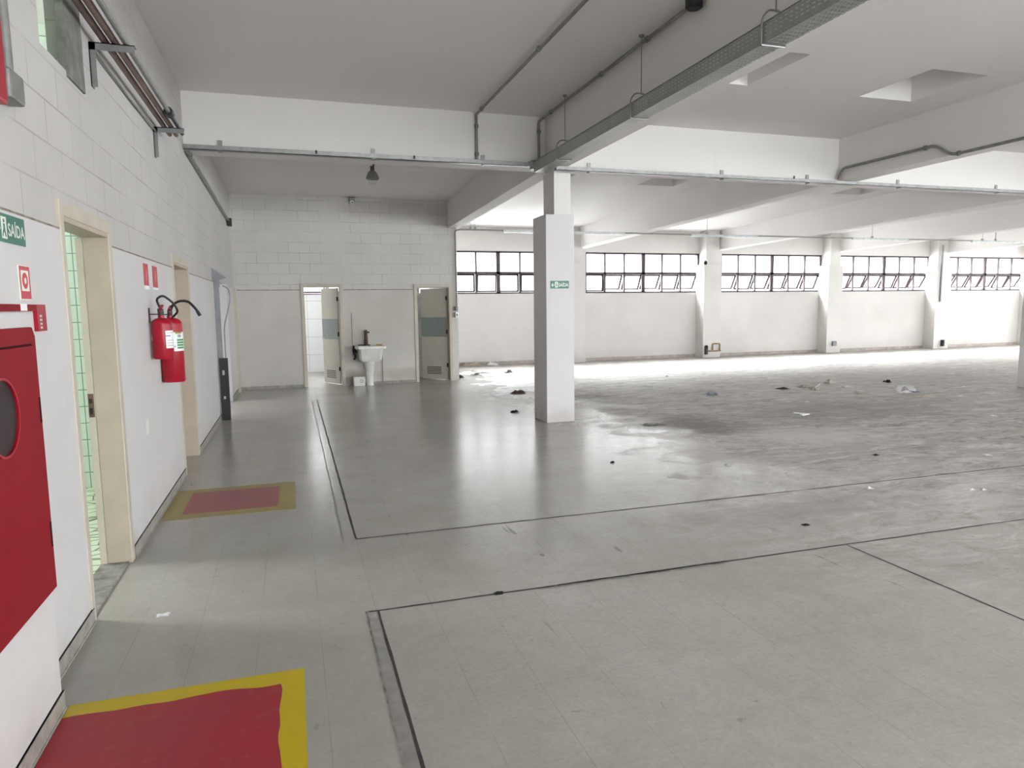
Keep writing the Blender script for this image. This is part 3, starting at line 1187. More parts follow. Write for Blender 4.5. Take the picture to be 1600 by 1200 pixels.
for x in (.37, 1.55, 7.25):
    m = MB()
    m.box(x - .012, x + .012, 8.842, 8.85, 3.49, 3.53)
    m.build('channel_clip', MAT['black'], t)
# splice box at the column
m = MB()
m.box(3.10, 3.30, 8.83, 8.926, 3.44, 3.55)
m.box(3.05, 3.12, 8.82, 8.86, 3.47, 3.53)
m.build('splice_box', MAT['galv'], t)
# conduits in the near bay


def conduit(pts, r, label, group=None, clamps=(), name='conduit', mat='conduit', rad=.09):
    o = empty(name, pts[0], label, 'conduit', group)
    m = MB()
    m.tube(bent(pts, rad), r, 10)
    m.build('tube', MAT[mat], o, smooth=True)
    for c, d in clamps:
        c, d = Vector(c), Vector(d).normalized()
        m = MB()
        m.tube([c - d * .018, c + d * .018], r * 1.55, 10)
        m.build('clamp', MAT['bracket'], o)
    return o


conduit([(2.38, -3, 4.08), (2.36, 8.86, 4.08), (2.37, 8.89, 4.05), (2.37, 8.89, 3.53)], .017, 'grey conduit crossing the near ceiling then dropping down the beam, farther from the tray', None,
        [((2.36, 6.5, 4.08), (0, 1, 0)), ((2.36, 5.0, 4.08), (0, 1, 0)), ((2.36, 8.6, 4.08), (0, 1, 0)), ((2.37, 8.89, 3.95), (0, 0, 1)), ((2.37, 8.89, 3.60), (0, 0, 1))])
o = conduit([(3.24, 5.25, 4.08), (3.24, 8.86, 4.08), (3.22, 8.89, 4.05), (3.22, 8.89, 3.56)], .018, 'grey conduit next to the beam with the tray, ending in a round box', None,
            [((3.24, 7.0, 4.08), (0, 1, 0)), ((3.24, 6.0, 4.08), (0, 1, 0)), ((3.24, 8.5, 4.08), (0, 1, 0)), ((3.22, 8.89, 3.93), (0, 0, 1))])
m = MB()
m.lathe([(.055, 4.03), (.07, 4.04), (.07, 4.11), (.05, 4.12)], (3.23, 5.2, 0), 20)
m.build('junction_box', MAT['dark'], o)
conduit([(8.09, 8.87, 3.525), (8.09, 8.80, 3.67), (8.09, 7.2, 3.66), (8.09, 6.95, 3.49), (8.09, 3.0, 3.49)], .020,
        'cranked grey conduit on the side of the ceiling beam right of the tray', None, [((8.09, 7.35, 3.66), (0, 1, 0)), ((8.09, 6.85, 3.49), (0, 1, 0))])

# perforated cable tray hung beside the near beam
t = empty('cable_tray', (3.2, 6, 3.4), 'perforated galvanised cable tray hanging below the near ceiling beam', 'cable tray')
m = MB()
tx0, tx1, tz0, tz1 = 3.115, 3.270, 3.385, 3.52
m.box(tx0, tx1, -2, 8.80, tz0, tz0 + .003)
m.build('tray_bottom', MAT['perforated'], t)
m = MB()
m.box(tx0 - .003, tx0, -2, 8.80, tz0, tz1)
m.build('tray_side', MAT['perforated'], t)
m = MB()
m.box(tx1, tx1 + .003, -2, 8.80, tz0, tz1)
m.build('tray_side', MAT['perforated'], t)
m = MB()
m.box(tx0 - .012, tx0, -2, 8.80, tz1 - .004, tz1)
m.box(tx1, tx1 + .012, -2, 8.80, tz1 - .004, tz1)
m.build('tray_lip', MAT['galv'], t)
m = MB()
for k, x in enumerate((3.14, 3.17, 3.20, 3.235)):
    m.tube([(x, -2, tz0 + .018 + .004 * (k % 2)), (x, 3.0, tz0 + .020), (x + .004, 6, tz0 + .018), (x, 8.75, tz0 + .018)], .0135, 8)
tag(m.build('added_cables', MAT['dark']), 'added dark cables that make the perforated tray holes look dark', 'cable')  # cables put in so the tray's holes read dark
for i, y in enumerate((7.95, 6.05, 4.15, 2.2)):
    m = MB()
    m.tube(bent([(3.10, y, 3.38), (3.10, y, 3.55), (3.15, y, 3.61), (3.24, y, 3.61), (3.29, y, 3.56), (3.29, y, 3.38)], .03), .007, 8)
    m.tube([(3.10, y, 3.38), (3.29, y, 3.38)], .007, 8)
    hk = m.build('hanger', MAT['galv'], t)
    m = MB()
    m.tube([(3.21, y, 3.60), (3.21, y, 4.125)], .005, 8)
    rd = m.build('rod', MAT['conduit'])
    rd.parent = hk
    m = MB()
    m.lathe([(.025, 4.115), (.025, 4.13)], (3.21, y, 0), 12)
    rd = m.build('ceiling_washer', MAT['conduit'])
    rd.parent = hk

# ------------------------------------------------------------------ far conduit line over the window bay
t = empty('conduit', (12, 15.1, 3.33), 'long thin conduit line crossing the window bay from the block wall corner', 'conduit')
ZF = 3.335
m = MB()
m.tube(bent([(3.50, 15.10, 1.665), (3.50, 15.10, 3.31), (3.62, 15.10, 3.335), (25, 15.10, ZF)], .1), .018, 10)
m.build('tube', MAT['conduit'], t, smooth=True)
for a, b in ((4.6, 6.1), (6.1, 7.6), (9.4, 11.3), (14.3, 16.2), (18.5, 21.5)):
    m = MB()
    m.box(a, b, 15.07, 15.13, ZF - .045, ZF + .01)
    m.build('channel_section', MAT['galv'], t)
for x in (3.85, 3.95, 9.85, 14.95, 18.9, 19.4):
    m = MB()
    m.tube([(x, 15.10, ZF + .01), (x, 15.10, zc(15.1) - .002)], .005 if x != 19.4 else .012, 8)
    m.box(x - .02, x + .02, 15.07, 15.13, ZF - .01, ZF + .06)
    m.build('drop_rod', MAT['conduit'], t)
sb = empty('light_switch', (3.50, 15.12, 1.55), 'grey metal switch boxes under the conduit at the end of the block wall', 'switch')
m = MB()
m.box(3.47, 3.53, 15.09, 15.17, 1.56, 1.66)
m.build('switch_box', MAT['bracket'], sb, bevel=.006)
m = MB()
m.box(3.465, 3.535, 15.08, 15.17, 1.42, 1.53)
m.build('socket_box', MAT['silver'], sb, bevel=.006)
m = MB()
m.box(3.485, 3.515, 15.075, 15.085, 1.44, 1.50)
m.build('socket_face', MAT['dark'], sb)

# drop pipe on a pilaster, small things on the far wall
m = MB()
m.tube([(21.35, 18.47, 1.62), (21.35, 18.47, 3.55)], .03, 8)
tag(m.build('drop_pipe', MAT['conduit']), 'thin grey vertical pipe ending midway down a wall pilaster', 'pipe')
o = empty('security_camera', (11.95, 18.42, 2.9), 'small dark camera on the pilaster with the rusty pipe loop', 'camera')
m = MB()
m.box(12.02, 12.08, 18.44, 18.50, 2.84, 2.98)
m.build('mount', MAT['white_plastic'], o)
m = MB()
m.tube([(12.02, 18.47, 2.90), (11.95, 18.36, 2.86)], .05, 12)
m.build('body', MAT['dark'], o)
m = MB()
m.tube([(12.1, 18.46, .10), (12.1, 18.46, .30), (12.06, 18.40, .34)], .055, 10)
tag(m.build('pipe_stub', MAT['dark']), 'dark pipe stub at the foot of the pilaster with the camera', 'pipe')
m = MB()
m.tube([(12.20, 18.47, .20), (12.62, 18.47, .20)], .022, 8)
m.tube(bent([(12.33, 18.47, .20), (12.33, 18.47, .42), (12.58, 18.47, .42), (12.58, 18.47, .20)], .04), .022, 8)
tag(m.build('pipe_loop', MAT['rust']), 'rusty square pipe loop low on the pilaster with the camera', 'pipe')
m = MB()
m.box(16.85, 17.0, 18.43, 18.50, .22, .38)
tag(m.build('outlet_box', MAT['bracket'], bevel=.01), 'small grey outlet low on the pilaster after the camera one', 'outlet')
m = MB()
m.tube([(21.55, 18.45, .08), (21.55, 18.45, .30)], .06, 10)
tag(m.build('pipe_stub', MAT['dark']), 'dark pipe stub at the foot of the pilaster with the drop pipe', 'pipe')

# ------------------------------------------------------------------ left wall: concrete post, brackets, pipes
m = MB()
pts = []
for i in range(13):
    z = 2.90 + i * .09
    pts.append((XL - .03, 4.40 + rng.uniform(-.008, .008), z))
pts2 = [(XL - .03, 4.72 + rng.uniform(-.005, .005), z[2]) for z in pts]
out_ = pts + pts2[::-1]
m.prism(out_, (.042, 0, 0))
S(m.build('concrete_column', MAT['concrete_raw']), 'rough grey concrete post in the high wall opening on the left', 'post')

for i, y in enumerate((4.95, 7.0)):
    b = empty('wall_bracket', (XL, y, 3.0), ['grey steel angle bracket beside the concrete post, carries the pipes', 'grey steel angle bracket at the end of the brown pipes'][i], 'bracket')
    m = MB()
    m.box(XL, XL + .006, y - .03, y + .03, 3.0, 3.26)
    m.box(XL, XL + .035, y - .03, y - .026, 3.0, 3.26)
    m.build('upright', MAT['bracket'], b)
    m = MB()
    m.box(XL, -.84, y - .03, y - .026, 3.215, 3.26)
    m.box(XL, -.84, y - .03, y + .03, 3.254, 3.26)
    m.build('arm', MAT['bracket'], b)
for i, (x, z, yend, r, mt) in enumerate(((-1.01, 3.285, 7.35, .021, 'copper_pipe'), (-.955, 3.285, 7.35, .021, 'copper_pipe'))):
    m = MB()
    m.tube([(x, -1.0, z), (x, yend, z)], r, 12)
    tag(m.build('brown_pipe', MAT[mt], smooth=True), ['brown pipe on the wall brackets, nearer the wall', 'brown pipe on the wall brackets, farther from the wall'][i], 'pipe')
o = empty('conduit', (-.89, 5, 3.285), 'grey conduit beside the brown pipes, ending in a dark cap', 'conduit')
m = MB()
m.tube([(-.895, -1.0, 3.285), (-.895, 6.55, 3.285)], .017, 10)
m.build('tube', MAT['conduit'], o, smooth=True)
m = MB()
m.tube([(-.895, 6.5, 3.285), (-.895, 6.62, 3.285)], .035, 12)
m.tube([(-.895, 6.62, 3.285), (-.895, 7.3, 3.285)], .017, 8)
m.build('end_cap', MAT['dark'], o)
m = MB()
m.tube([(-1.07, 5.0, 3.225), (-1.075, 6.0, 3.218), (-1.07, 6.98, 3.225)], .008, 8)
tag(m.build('wall_cable', MAT['conduit']), 'thin cable along the left wall between the two brackets', 'cable')
o = conduit([(-1.05, 8.95, 3.46), (-1.05, 14.3, 3.32)], .02, 'grey conduit along the upper left wall towards the far corner', None, [((-1.05, 9.1, 3.455), (0, 1, 0))])
m = MB()
m.box(-1.08, -1.0, 14.26, 14.42, 3.22, 3.36)
m.build('end_box', MAT['black'], o)

# grey guide of the wide opening, black lower post, bent cable arm
o = empty('door_guide', (XL + .06, 11.18, 0), 'steel guide post with black lower part at the wide opening', 'guide')
m = MB()
m.box(XL + .015, XL + .085, 11.14, 11.19, .93, 2.06)
m.build('guide_channel', MAT['track_grey'], o)
m = MB()
m.prism([(XL + .0, 11.13, 2.26), (XL + .0, 11.13, 1.98), (XL + .10, 11.13, 1.98), (XL + .10, 11.13, 2.08), (XL + .20, 11.13, 2.12)], (0, .02, 0))
m.build('top_plate', MAT['track_grey'], o)
m = MB()
m.box(XL + .03, XL + .15, 11.10, 11.18, 0, .93)
m.build('black_post', MAT['black'], o)
m = MB()
m.box(XL + .07, XL + .10, 11.09, 11.10, .68, .75)
m.build('latch_hole', MAT['silver'], o)
m = MB()
m.box(XL + .07, XL + .10, 11.09, 11.10, .32, .36)
m.build('latch_hole', MAT['silver'], o)
m = MB()
m.tube(bent([(XL + .13, 11.1, .93), (XL + .13, 11.1, 1.4), (XL + .24, 11.1, 1.80), (XL + .22, 11.1, 1.96), (XL + .14, 11.1, 2.0)], .1), .009, 8)
m.build('bent_cable', MAT['track_grey'], o)

# ------------------------------------------------------------------ red alarm parts top left
o = empty('fire_alarm', (XL, 3.3, 2.5), 'red alarm box with round body at the upper left edge of the view', 'alarm')
m = MB()
m.box(XL, -1.0, 3.02, 3.225, 2.44, 2.95)
m.build('alarm_box', MAT['red'], o, bevel=.012)
o = conduit([(-1.05, 3.40, 2.60), (-1.05, 3.38, 4.1)], .022, 'short grey conduit dropping to a small box at the upper left')
m = MB()
m.box(XL, -1.02, 3.33, 3.49, 2.50, 2.62)
m.build('end_box', MAT['conduit'], o, bevel=.012)

# red bar and call-point plate on top of the wall ledge
o = empty('alarm_call_plate', (XL, 3.5, 1.6), 'red plate with small white marks beside the top of the wall ledge', 'alarm plate')
m = MB()
m.box(XL + .01, XL + .03, 2.7, 3.53, 1.653, 1.682)
m.build('red_bar', MAT['red_dull'], o)
m = MB()
m.box(XL + .01, XL + .03, 3.53, 3.645, 1.565, 1.682)
m.build('red_plate', MAT['red'], o)
m = MB()
m.box(XL + .01, XL + .032, 3.34, 3.41, 1.655, 1.684)
m.build('silver_joint', MAT['paper'], o)


def text_mesh(txt, size, mat, origin, ux, uz, parent, name, depth=.001):
    """Flat lettering as real mesh: ux = reading direction, uz = up."""
    cu = bpy.data.curves.new(name, 'FONT')
    cu.body = txt
    cu.size = size
    cu.extrude = 0
    cu.offset = size * .022
    tmp = bpy.data.objects.new(name + '_tmp', cu)
    COL.objects.link(tmp)
    bpy.context.view_layer.update()
    dg = bpy.context.evaluated_depsgraph_get()
    me = bpy.data.meshes.new_from_object(tmp.evaluated_get(dg))
    bpy.data.objects.remove(tmp)
    ux, uz = Vector(ux).normalized(), Vector(uz).normalized()
    nn = ux.cross(uz)
    mt = Matrix((ux, uz, nn)).transposed().to_4x4()
    mt.translation = Vector(origin) + nn * depth
    me.transform(mt)
    me.materials.clear()
    me.materials.append(mat)
    o = bpy.data.objects.new(name, me)
    COL.objects.link(o)
    o.parent = parent
    o.matrix_parent_inverse = Matrix.Translation(-parent.location)
    return o



m = MB()
for k in range(4):
    z = 1.575 + k * .017
    m.box(XL + .03, XL + .031, 3.560, 3.566, z, z + .011)
    m.box(XL + .03, XL + .031, 3.578, 3.584, z, z + .011)
    m.box(XL + .03, XL + .031, 3.566, 3.578, z + .004, z + .007)
m.build('white_marks', MAT['sign_white'], o)

# ------------------------------------------------------------------ signs


def exit_sign(o, org, ux, uz, W, H):
    ux, uz = Vector(ux), Vector(uz)
    nn = ux.cross(uz)
    org = Vector(org)

    def P(u, v, d=0):
        return org + ux * u + uz * v + nn * d
    m = MB()
    m.prism([P(0, 0), P(W, 0), P(W, H), P(0, H)], nn * .004)
    m.build('sign_panel', MAT['sign_green'], o)

    def q(mb, pts, d=.0045):
        mb.prism([P(u * W, v * H, d) for u, v in pts], nn * .0008)
    m = MB()
    # arrow pointing left
    q(m, [(.03, .45), (.10, .72), (.13, .66), (.085, .50), (.20, .50), (.20, .40), (.085, .40), (.13, .24), (.10, .18)])
    m.build('arrow', MAT['sign_white'], o)
    m = MB()
    # door panel and running figure
    q(m, [(.23, .12), (.39, .12), (.39, .88), (.23, .88)])
    m.build('door_symbol', MAT['sign_white'], o)
    m = MB()
    c = [(.31 + .022 * math.cos(a * math.pi / 5), .74 + .07 * math.sin(a * math.pi / 5)) for a in range(10)]
    q(m, c, .0055)
    q(m, [(.285, .64), (.33, .64), (.335, .42), (.36, .20), (.335, .18), (.31, .38), (.275, .30), (.26, .18), (.24, .2), (.26, .34), (.29, .46)], .0055)
    m.build('running_figure', MAT['sign_green'], o)
    t_ = text_mesh('SAÍDA', H * .62, MAT['sign_white'], P(.42 * W, .26 * H, .0048), ux, uz, o, 'lettering')
    # squeeze the word to fit
    xs = [v.co.dot(ux) for v in t_.data.vertices]
    x0, x1 = min(xs), max(xs)
    tw = .54 * W
    k = tw / (x1 - x0)
    for v in t_.data.vertices:
        d = v.co.dot(ux)
        v.co += ux * ((x0 + (d - x0) * k) - d)
    return o


o = empty('exit_sign', (3.57, 9.06, 1.93), 'small green exit sign reading SAÍDA on the square column', 'sign')
exit_sign(o, (3.44, 9.066, 1.885), (1, 0, 0), (0, 0, 1), .27, .105)
o = empty('exit_sign', (XL + .02, 3.35, 1.98), 'green exit sign reading SAÍDA on the left wall above the hydrant cabinet', 'sign')
exit_sign(o, (XL + .016, 3.165, 1.927), (0, 1, 0), (0, 0, 1), .335, .113)

# hydrant sign
o = empty('hydrant_sign', (XL + .02, 3.45, 1.77), 'red and white sign with a ring symbol below the left wall exit sign', 'sign')


def left_plate(mb, y0, y1, z0, z1, x, d=.001):
    mb.box(x, x + d, y0, y1, z0, z1)


m = MB()
left_plate(m, 3.385, 3.515, 1.70, 1.845, XL + .015, .004)
m.build('sign_panel', MAT['sign_white'], o)
m = MB()
left_plate(m, 3.395, 3.51, 1.825, 1.842, XL + .0195)
left_plate(m, 3.395, 3.51, 1.705, 1.738, XL + .0195)
left_plate(m, 3.395, 3.405, 1.738, 1.825, XL + .0195)
left_plate(m, 3.500, 3.51, 1.738, 1.825, XL + .0195)
m.build('red_border', MAT['sign_red'], o)
m = MB()
ring = [(XL + .0195, 3.4525 + .031 * math.cos(a * math.pi / 14), 1.7815 + .034 * math.sin(a * math.pi / 14)) for a in range(28)]
m.prism(ring, (.001, 0, 0))
m.build('ring_symbol', MAT['sign_red'], o)
m = MB()
ring = [(XL + .0206, 3.4525 + .012 * math.cos(a * math.pi / 10), 1.7815 + .013 * math.sin(a * math.pi / 10)) for a in range(20)]
m.prism(ring, (.0006, 0, 0))
m.build('ring_centre', MAT['sign_white'], o)

for i, (y0, y1, z0, z1) in enumerate(((6.02, 6.195, 1.815, 2.015), (6.385, 6.585, 1.82, 2.015))):
    o = empty('extinguisher_sign', (XL + .02, (y0 + y1) / 2, z0), ['red extinguisher sign with a bright white foot strip, left of the pair', 'red extinguisher sign beside the second doorway, right of the pair'][i], 'sign', 'extinguisher signs')
    m = MB()
    left_plate(m, y0, y1, z0 + (.03 if i == 0 else .02), z1, XL + .015, .003)
    m.build('sign_panel', MAT['sign_red'], o)
    m = MB()
    left_plate(m, y0, y1, z0, z0 + (.03 if i == 0 else .02), XL + .015, .003)
    m.build('foot_strip', MAT['paper'], o)
    m = MB()
    cy_ = (y0 + y1) / 2
    x = XL + .0185
    left_plate(m, cy_ - .02, cy_ + .02, z0 + .07, z0 + .13, x)
    left_plate(m, cy_ - .012, cy_ + .03, z0 + .135, z0 + .145, x)
    left_plate(m, cy_ + .028, cy_ + .036, z0 + .11, z0 + .145, x)
    m.build('extinguisher_symbol', simple('pale_pink_print', 'd98a90', .5), o)

# ------------------------------------------------------------------ hydrant cabinet
o = empty('hydrant_cabinet', (-.98, 2.75, .54), 'red fire hydrant cabinet with round dark window set in the white ledge', 'cabinet')
m = MB()
Y1, Y2, Z1, Z2 = 2.36, 3.142, .54, 1.592
c = .035
out_ = [(Y1, Z1), (Y2 - .0, Z1), (Y2, Z2 - c), (Y2 - c * .7, Z2), (Y1 + c, Z2), (Y1, Z2 - c)]
m.prism([(-.979, y, z) for y, z in out_], (.022, 0, 0))
m.build('cabinet_frame', MAT['red_dull'], o, bevel=.004)
m = MB()
ys, zs_ = (Y1 + .05, Y2 - .05), (Z1 + .05, Z2 - .07)
cyl, czl, R = 2.745, 1.29, .13
# door panel with a round hole: fan of quads between hole and border
K = 48
bm_pts, hole = [], []
for k in range(K):
    a = 2 * math.pi * k / K
    dy, dz = math.cos(a), math.sin(a)
    hole.append((cyl + R * dy, czl + R * dz))
    ty = (ys[1] - cyl) / dy if dy > 1e-9 else ((ys[0] - cyl) / dy if dy < -1e-9 else 1e9)
    tz = (zs_[1] - czl) / dz if dz > 1e-9 else ((zs_[0] - czl) / dz if dz < -1e-9 else 1e9)
    tt = min(ty, tz)
    bm_pts.append((cyl + tt * dy, czl + tt * dz))
corners = [(ys[1], zs_[1]), (ys[0], zs_[1]), (ys[0], zs_[0]), (ys[1], zs_[0])]
for cy_, cz_ in corners:   # snap the closest border sample onto each corner
    k = min(range(K), key=lambda q_: (bm_pts[q_][0] - cy_) ** 2 + (bm_pts[q_][1] - cz_) ** 2)
    bm_pts[k] = (cy_, cz_)
for k in range(K):
    j = (k + 1) % K
    quad = [hole[k], bm_pts[k], bm_pts[j], hole[j]]
    m.prism([(-.957, y, z) for y, z in quad], (.008, 0, 0))
bmesh.ops.remove_doubles(m.bm, verts=m.bm.verts, dist=1e-5)
door = m.build('cabinet_door', MAT['red_dull'], o)
m = MB()
m.prism([(-.956, y, z) for y, z in hole], (.002, 0, 0))
g = m.build('round_window', MAT['dark_glass'])
g.parent = door
m = MB()
ringo = [(cyl + (R + .008) * math.cos(2 * math.pi * k / K), czl + (R + .008) * math.sin(2 * math.pi * k / K)) for k in range(K)]
for k in range(K):
    j = (k + 1) % K
    m.prism([(-.949, y, z) for y, z in (hole[k], ringo[k], ringo[j], hole[j])], (.004, 0, 0))
g = m.build('window_rim', MAT['red'])
g.parent = door
m = MB()
for (y0, y1, z0, z1) in ((ys[0] - .008, ys[0], zs_[0], zs_[1]), (ys[1], ys[1] + .007, zs_[0], zs_[1]), (ys[0], ys[1], zs_[0] - .008, zs_[0]), (ys[0], ys[1], zs_[1], zs_[1] + .008)):
    m.box(-.9575, -.9558, y0, y1, z0, z1)
m.build('door_gap', MAT['red_dark'], o)
for z in (1.22, .72):
    m = MB()
    m.tube([(-.954, ys[1] + .014, z), (-.954, ys[1] + .014, z + .10)], .007, 8)
    m.build('cabinet_hinge', MAT['red_dark'], o)

# ------------------------------------------------------------------ fire extinguishers


def extinguisher(cx, cy, z0, R_, H, label, kind):
    o = empty('fire_extinguisher', (cx, cy, z0), label, 'fire extinguisher', 'fire extinguishers on the left wall')
    m = MB()
    sh = .05
    prof = [(R_ * .93, 0), (R_, .012), (R_, H - sh)]
    for k in range(1, 7):
        a = k / 6 * math.pi / 2
        prof.append((R_ * (.28 + .72 * math.cos(a)), H - sh + sh * math.sin(a)))
    prof += [(R_ * .28, H + .02)]
    m.lathe(prof, (cx, cy, z0), 32)
    m.build('cylinder_body', MAT['red'], o, smooth=True)
    m = MB()
    zt = z0 + H + .02
    m.lathe([(.020, 0), (.020, .045), (.014, .05)], (cx, cy, zt), 16)
    m.tube([(cx, cy, zt + .03), (cx, cy + .035, zt + .03)], .009, 8)
    m.build('valve', MAT['dark'], o)
    m = MB()
    m.hexa([(cx - .012, cy - .02, zt + .05), (cx + .012, cy - .02, zt + .05), (cx + .012, cy + .075, zt + .075), (cx - .012, cy + .075, zt + .075),
            (cx - .012, cy - .02, zt + .057), (cx + .012, cy - .02, zt + .057), (cx + .012, cy + .075, zt + .085), (cx - .012, cy + .075, zt + .085)])
    m.build('squeeze_lever', MAT['red'], o)
    m = MB()
    m.hexa([(cx - .011, cy - .02, zt + .03), (cx + .011, cy - .02, zt + .03), (cx + .011, cy + .08, zt + .02), (cx - .011, cy + .08, zt + .02),
            (cx - .011, cy - .02, zt + .037), (cx + .011, cy - .02, zt + .037), (cx + .011, cy + .08, zt + .027), (cx - .011, cy + .08, zt + .027)])
    m.build('carry_handle', MAT['red'], o)
    m = MB()
    m.box(XL + .014, XL + .02, cy - .02, cy + .02, zt - .06, zt + .06)
    m.box(XL + .014, cx, cy - .006, cy + .006, zt + .005, zt + .014)
    m.build('wall_hook', MAT['dark'], o)
    return o, zt


def wrap_label(o, cx, cy, R_, z0, z1, a0, a1, mat, name, d=.001):
    """Sticker bent round the cylinder between two angles (degrees, 0 = +x, -90 = towards the viewpoint)."""
    m = MB()
    n = 10
    v = []
    for k in range(n + 1):
        a = math.radians(a0 + (a1 - a0) * k / n)
        for rr in (R_ + d, R_ + d + .0006):
            for z in (z0, z1):
                v.append(m.bm.verts.new((cx + rr * math.cos(a), cy + rr * math.sin(a), z)))
    for k in range(n):
        i, j = 4 * k, 4 * (k + 1)
        for q_ in ((0, 1), (1, 3), (3, 2), (2, 0)):
            m.bm.faces.new((v[i + q_[0]], v[i + q_[1]], v[j + q_[1]], v[j + q_[0]]))
    m.bm.faces.new((v[0], v[1], v[3], v[2]))
    m.bm.faces.new((v[-4], v[-3], v[-1], v[-2]))
    return m.build(name, mat, o)


cx1, cy1, R1 = -.988, 6.12, .076
o1, zt1 = extinguisher(cx1, cy1, 1.265, R1, .325, 'shorter red fire extinguisher, nearer the first doorway', 'powder')
wrap_label(o1, cx1, cy1, R1, 1.35, 1.49, -65, 0, MAT['paper'], 'paper_label')
wrap_label(o1, cx1, cy1, R1, 1.445, 1.453, -64, -35, MAT['label_blue'], 'blue_print', .0018)
wrap_label(o1, cx1, cy1, R1, 1.41, 1.45, -170, -155, MAT['paper'], 'small_sticker')
for z in (1.37, 1.39, 1.41, 1.47):
    wrap_label(o1, cx1, cy1, R1, z, z + .004, -58, -10, MAT['label_grey'], 'print_line', .0018)
m = MB()
m.tube(bent([(cx1, cy1 + .03, zt1 + .03), (cx1 - .03, cy1, zt1 + .13), (cx1 + .02, cy1, zt1 + .16), (cx1 + .09, cy1 + .02, zt1 + .10), (cx1 + .12, cy1 + .05, zt1 + .03), (cx1 + .06, cy1 + .13, zt1 - .02)], .05), .009, 10)
m.build('hose', MAT['black'], o1, smooth=True)

cx2, cy2, R2 = -.985, 6.52, .090
o2, zt2 = extinguisher(cx2, cy2, 1.04, R2, .545, 'taller red fire extinguisher with green label, nearer the second doorway', 'water')
wrap_label(o2, cx2, cy2, R2, 1.305, 1.465, -95, 30, MAT['paper'], 'paper_label')
wrap_label(o2, cx2, cy2, R2, 1.452, 1.465, -62, -25, MAT['label_olive'], 'olive_print', .0018)
for k in range(4):
    wrap_label(o2, cx2, cy2, R2, 1.325 + k * .022, 1.341 + k * .022, -55, -8, MAT['label_green'], 'green_print', .0018)
wrap_label(o2, cx2, cy2, R2, 1.42, 1.445, -50, -30, MAT['label_grey'], 'grey_print', .0018)
wrap_label(o2, cx2, cy2, R2, 1.34, 1.35, -85, -62, MAT['label_grey'], 'print_line', .0018)
m = MB()
hp = bent([(cx2, cy2 + .03, zt2 + .03), (cx2 + .02, cy2 + .02, zt2 + .09), (cx2 + .08, cy2, zt2 + .125), (cx2 + .15, cy2, zt2 + .12), (cx2 + .20, cy2, zt2 + .06), (cx2 + .225, cy2, zt2 + .02)], .06)
m.tube(hp, .011, 10)
m.build('hose', MAT['black'], o2, smooth=True)
m = MB()
m.tube([(cx2 + .215, cy2, zt2 + .035), (cx2 + .235, cy2, zt2 - .005)], .014, 10)
m.build('nozzle', MAT['black'], o2)

# small wall marks: capped outlet
m = MB()
m.box(XL + .014, XL + .017, 5.72, 5.80, .72, .84)
tag(m.build('wall_plate', MAT['white_plastic'], bevel=.001), 'white blank cover plate low on the wall under the extinguishers', 'plate')

# ------------------------------------------------------------------ sink, bucket box, tap
o = empty('wash_basin', (1.56, 14.95, 0), 'old white pedestal wash basin against the block wall', 'sink')
m = MB()
bw = [(1.30, 15.17), (1.30, 14.80), (1.36, 14.70), (1.80, 14.70), (1.86, 14.80), (1.86, 15.17)]
m.prism([(x, y, .52 + 0) for x, y in [(1.345, 15.17), (1.345, 14.86), (1.38, 14.80), (1.70, 14.80), (1.75, 14.86), (1.75, 15.17)]], (0, 0, .03))
v0 = [(1.33, 15.17), (1.33, 14.84), (1.36, 14.77), (1.74, 14.77), (1.79, 14.84), (1.79, 15.17)]
v1 = [(1.31, 15.17), (1.31, 14.80), (1.35, 14.74), (1.77, 14.74), (1.82, 14.80), (1.82, 15.17)]
A = [m.bm.verts.new((x, y, .55)) for x, y in v0]
B = [m.bm.verts.new((x, y, .79)) for x, y in v1]
for i in range(6):
    m.bm.faces.new((A[i], A[(i + 1) % 6], B[(i + 1) % 6], B[i]))
m.bm.faces.new(A)
m.bm.faces.new(B)
m.build('basin_bowl', MAT['ceramic'], o, bevel=.01)
m = MB()
rim = [(1.25, 15.185), (1.25, 14.76), (1.30, 14.70), (1.82, 14.70), (1.88, 14.76), (1.88, 15.185)]
inn = [(1.33, 15.05), (1.33, 14.82), (1.37, 14.78), (1.75, 14.78), (1.79, 14.82), (1.79, 15.05)]
for z in (.79, .84):
    pass
ro_b = [m.bm.verts.new((x, y, .79)) for x, y in rim]
ro_t = [m.bm.verts.new((x, y, .845)) for x, y in rim]
ri_t = [m.bm.verts.new((x, y, .845)) for x, y in inn]
ri_b = [m.bm.verts.new((x, y, .72)) for x, y in inn]
for i in range(6):
    j = (i + 1) % 6
    m.bm.faces.new((ro_b[i], ro_b[j], ro_t[j], ro_t[i]))
    m.bm.faces.new((ro_t[i], ro_t[j], ri_t[j], ri_t[i]))
    m.bm.faces.new((ri_t[i], ri_t[j], ri_b[j], ri_b[i]))
m.bm.faces.new(ri_b)
m.bm.faces.new(ro_b[::-1])
m.build('basin_rim', MAT['ceramic'], o, bevel=.006)
m = MB()
m.lathe([(.085, 0), (.075, .03), (.078, .2), (.10, .40), (.125, .53)], (1.54, 14.98, 0), 24, sy=.9)
m.build('pedestal', MAT['ceramic'], o, smooth=True)
m = MB()
m.lathe([(.05, 0), (.045, .03), (.035, .04)], (1.50, 15.10, .845), 16)
m.tube([(1.50, 15.10, .87), (1.50, 15.10, 1.12)], .03, 12, radii=[.042, .034])
m.tube([(1.50, 15.10, 1.10), (1.49, 15.02, 1.14), (1.56, 14.99, 1.13)], .018, 8)
m.tube([(1.46, 15.09, 1.14), (1.52, 15.09, 1.17)], .022, 8)
m.build('tap', MAT['brown'], o)
m = MB()
m.box(1.33, 1.58, 15.06, 15.14, .845, .87)
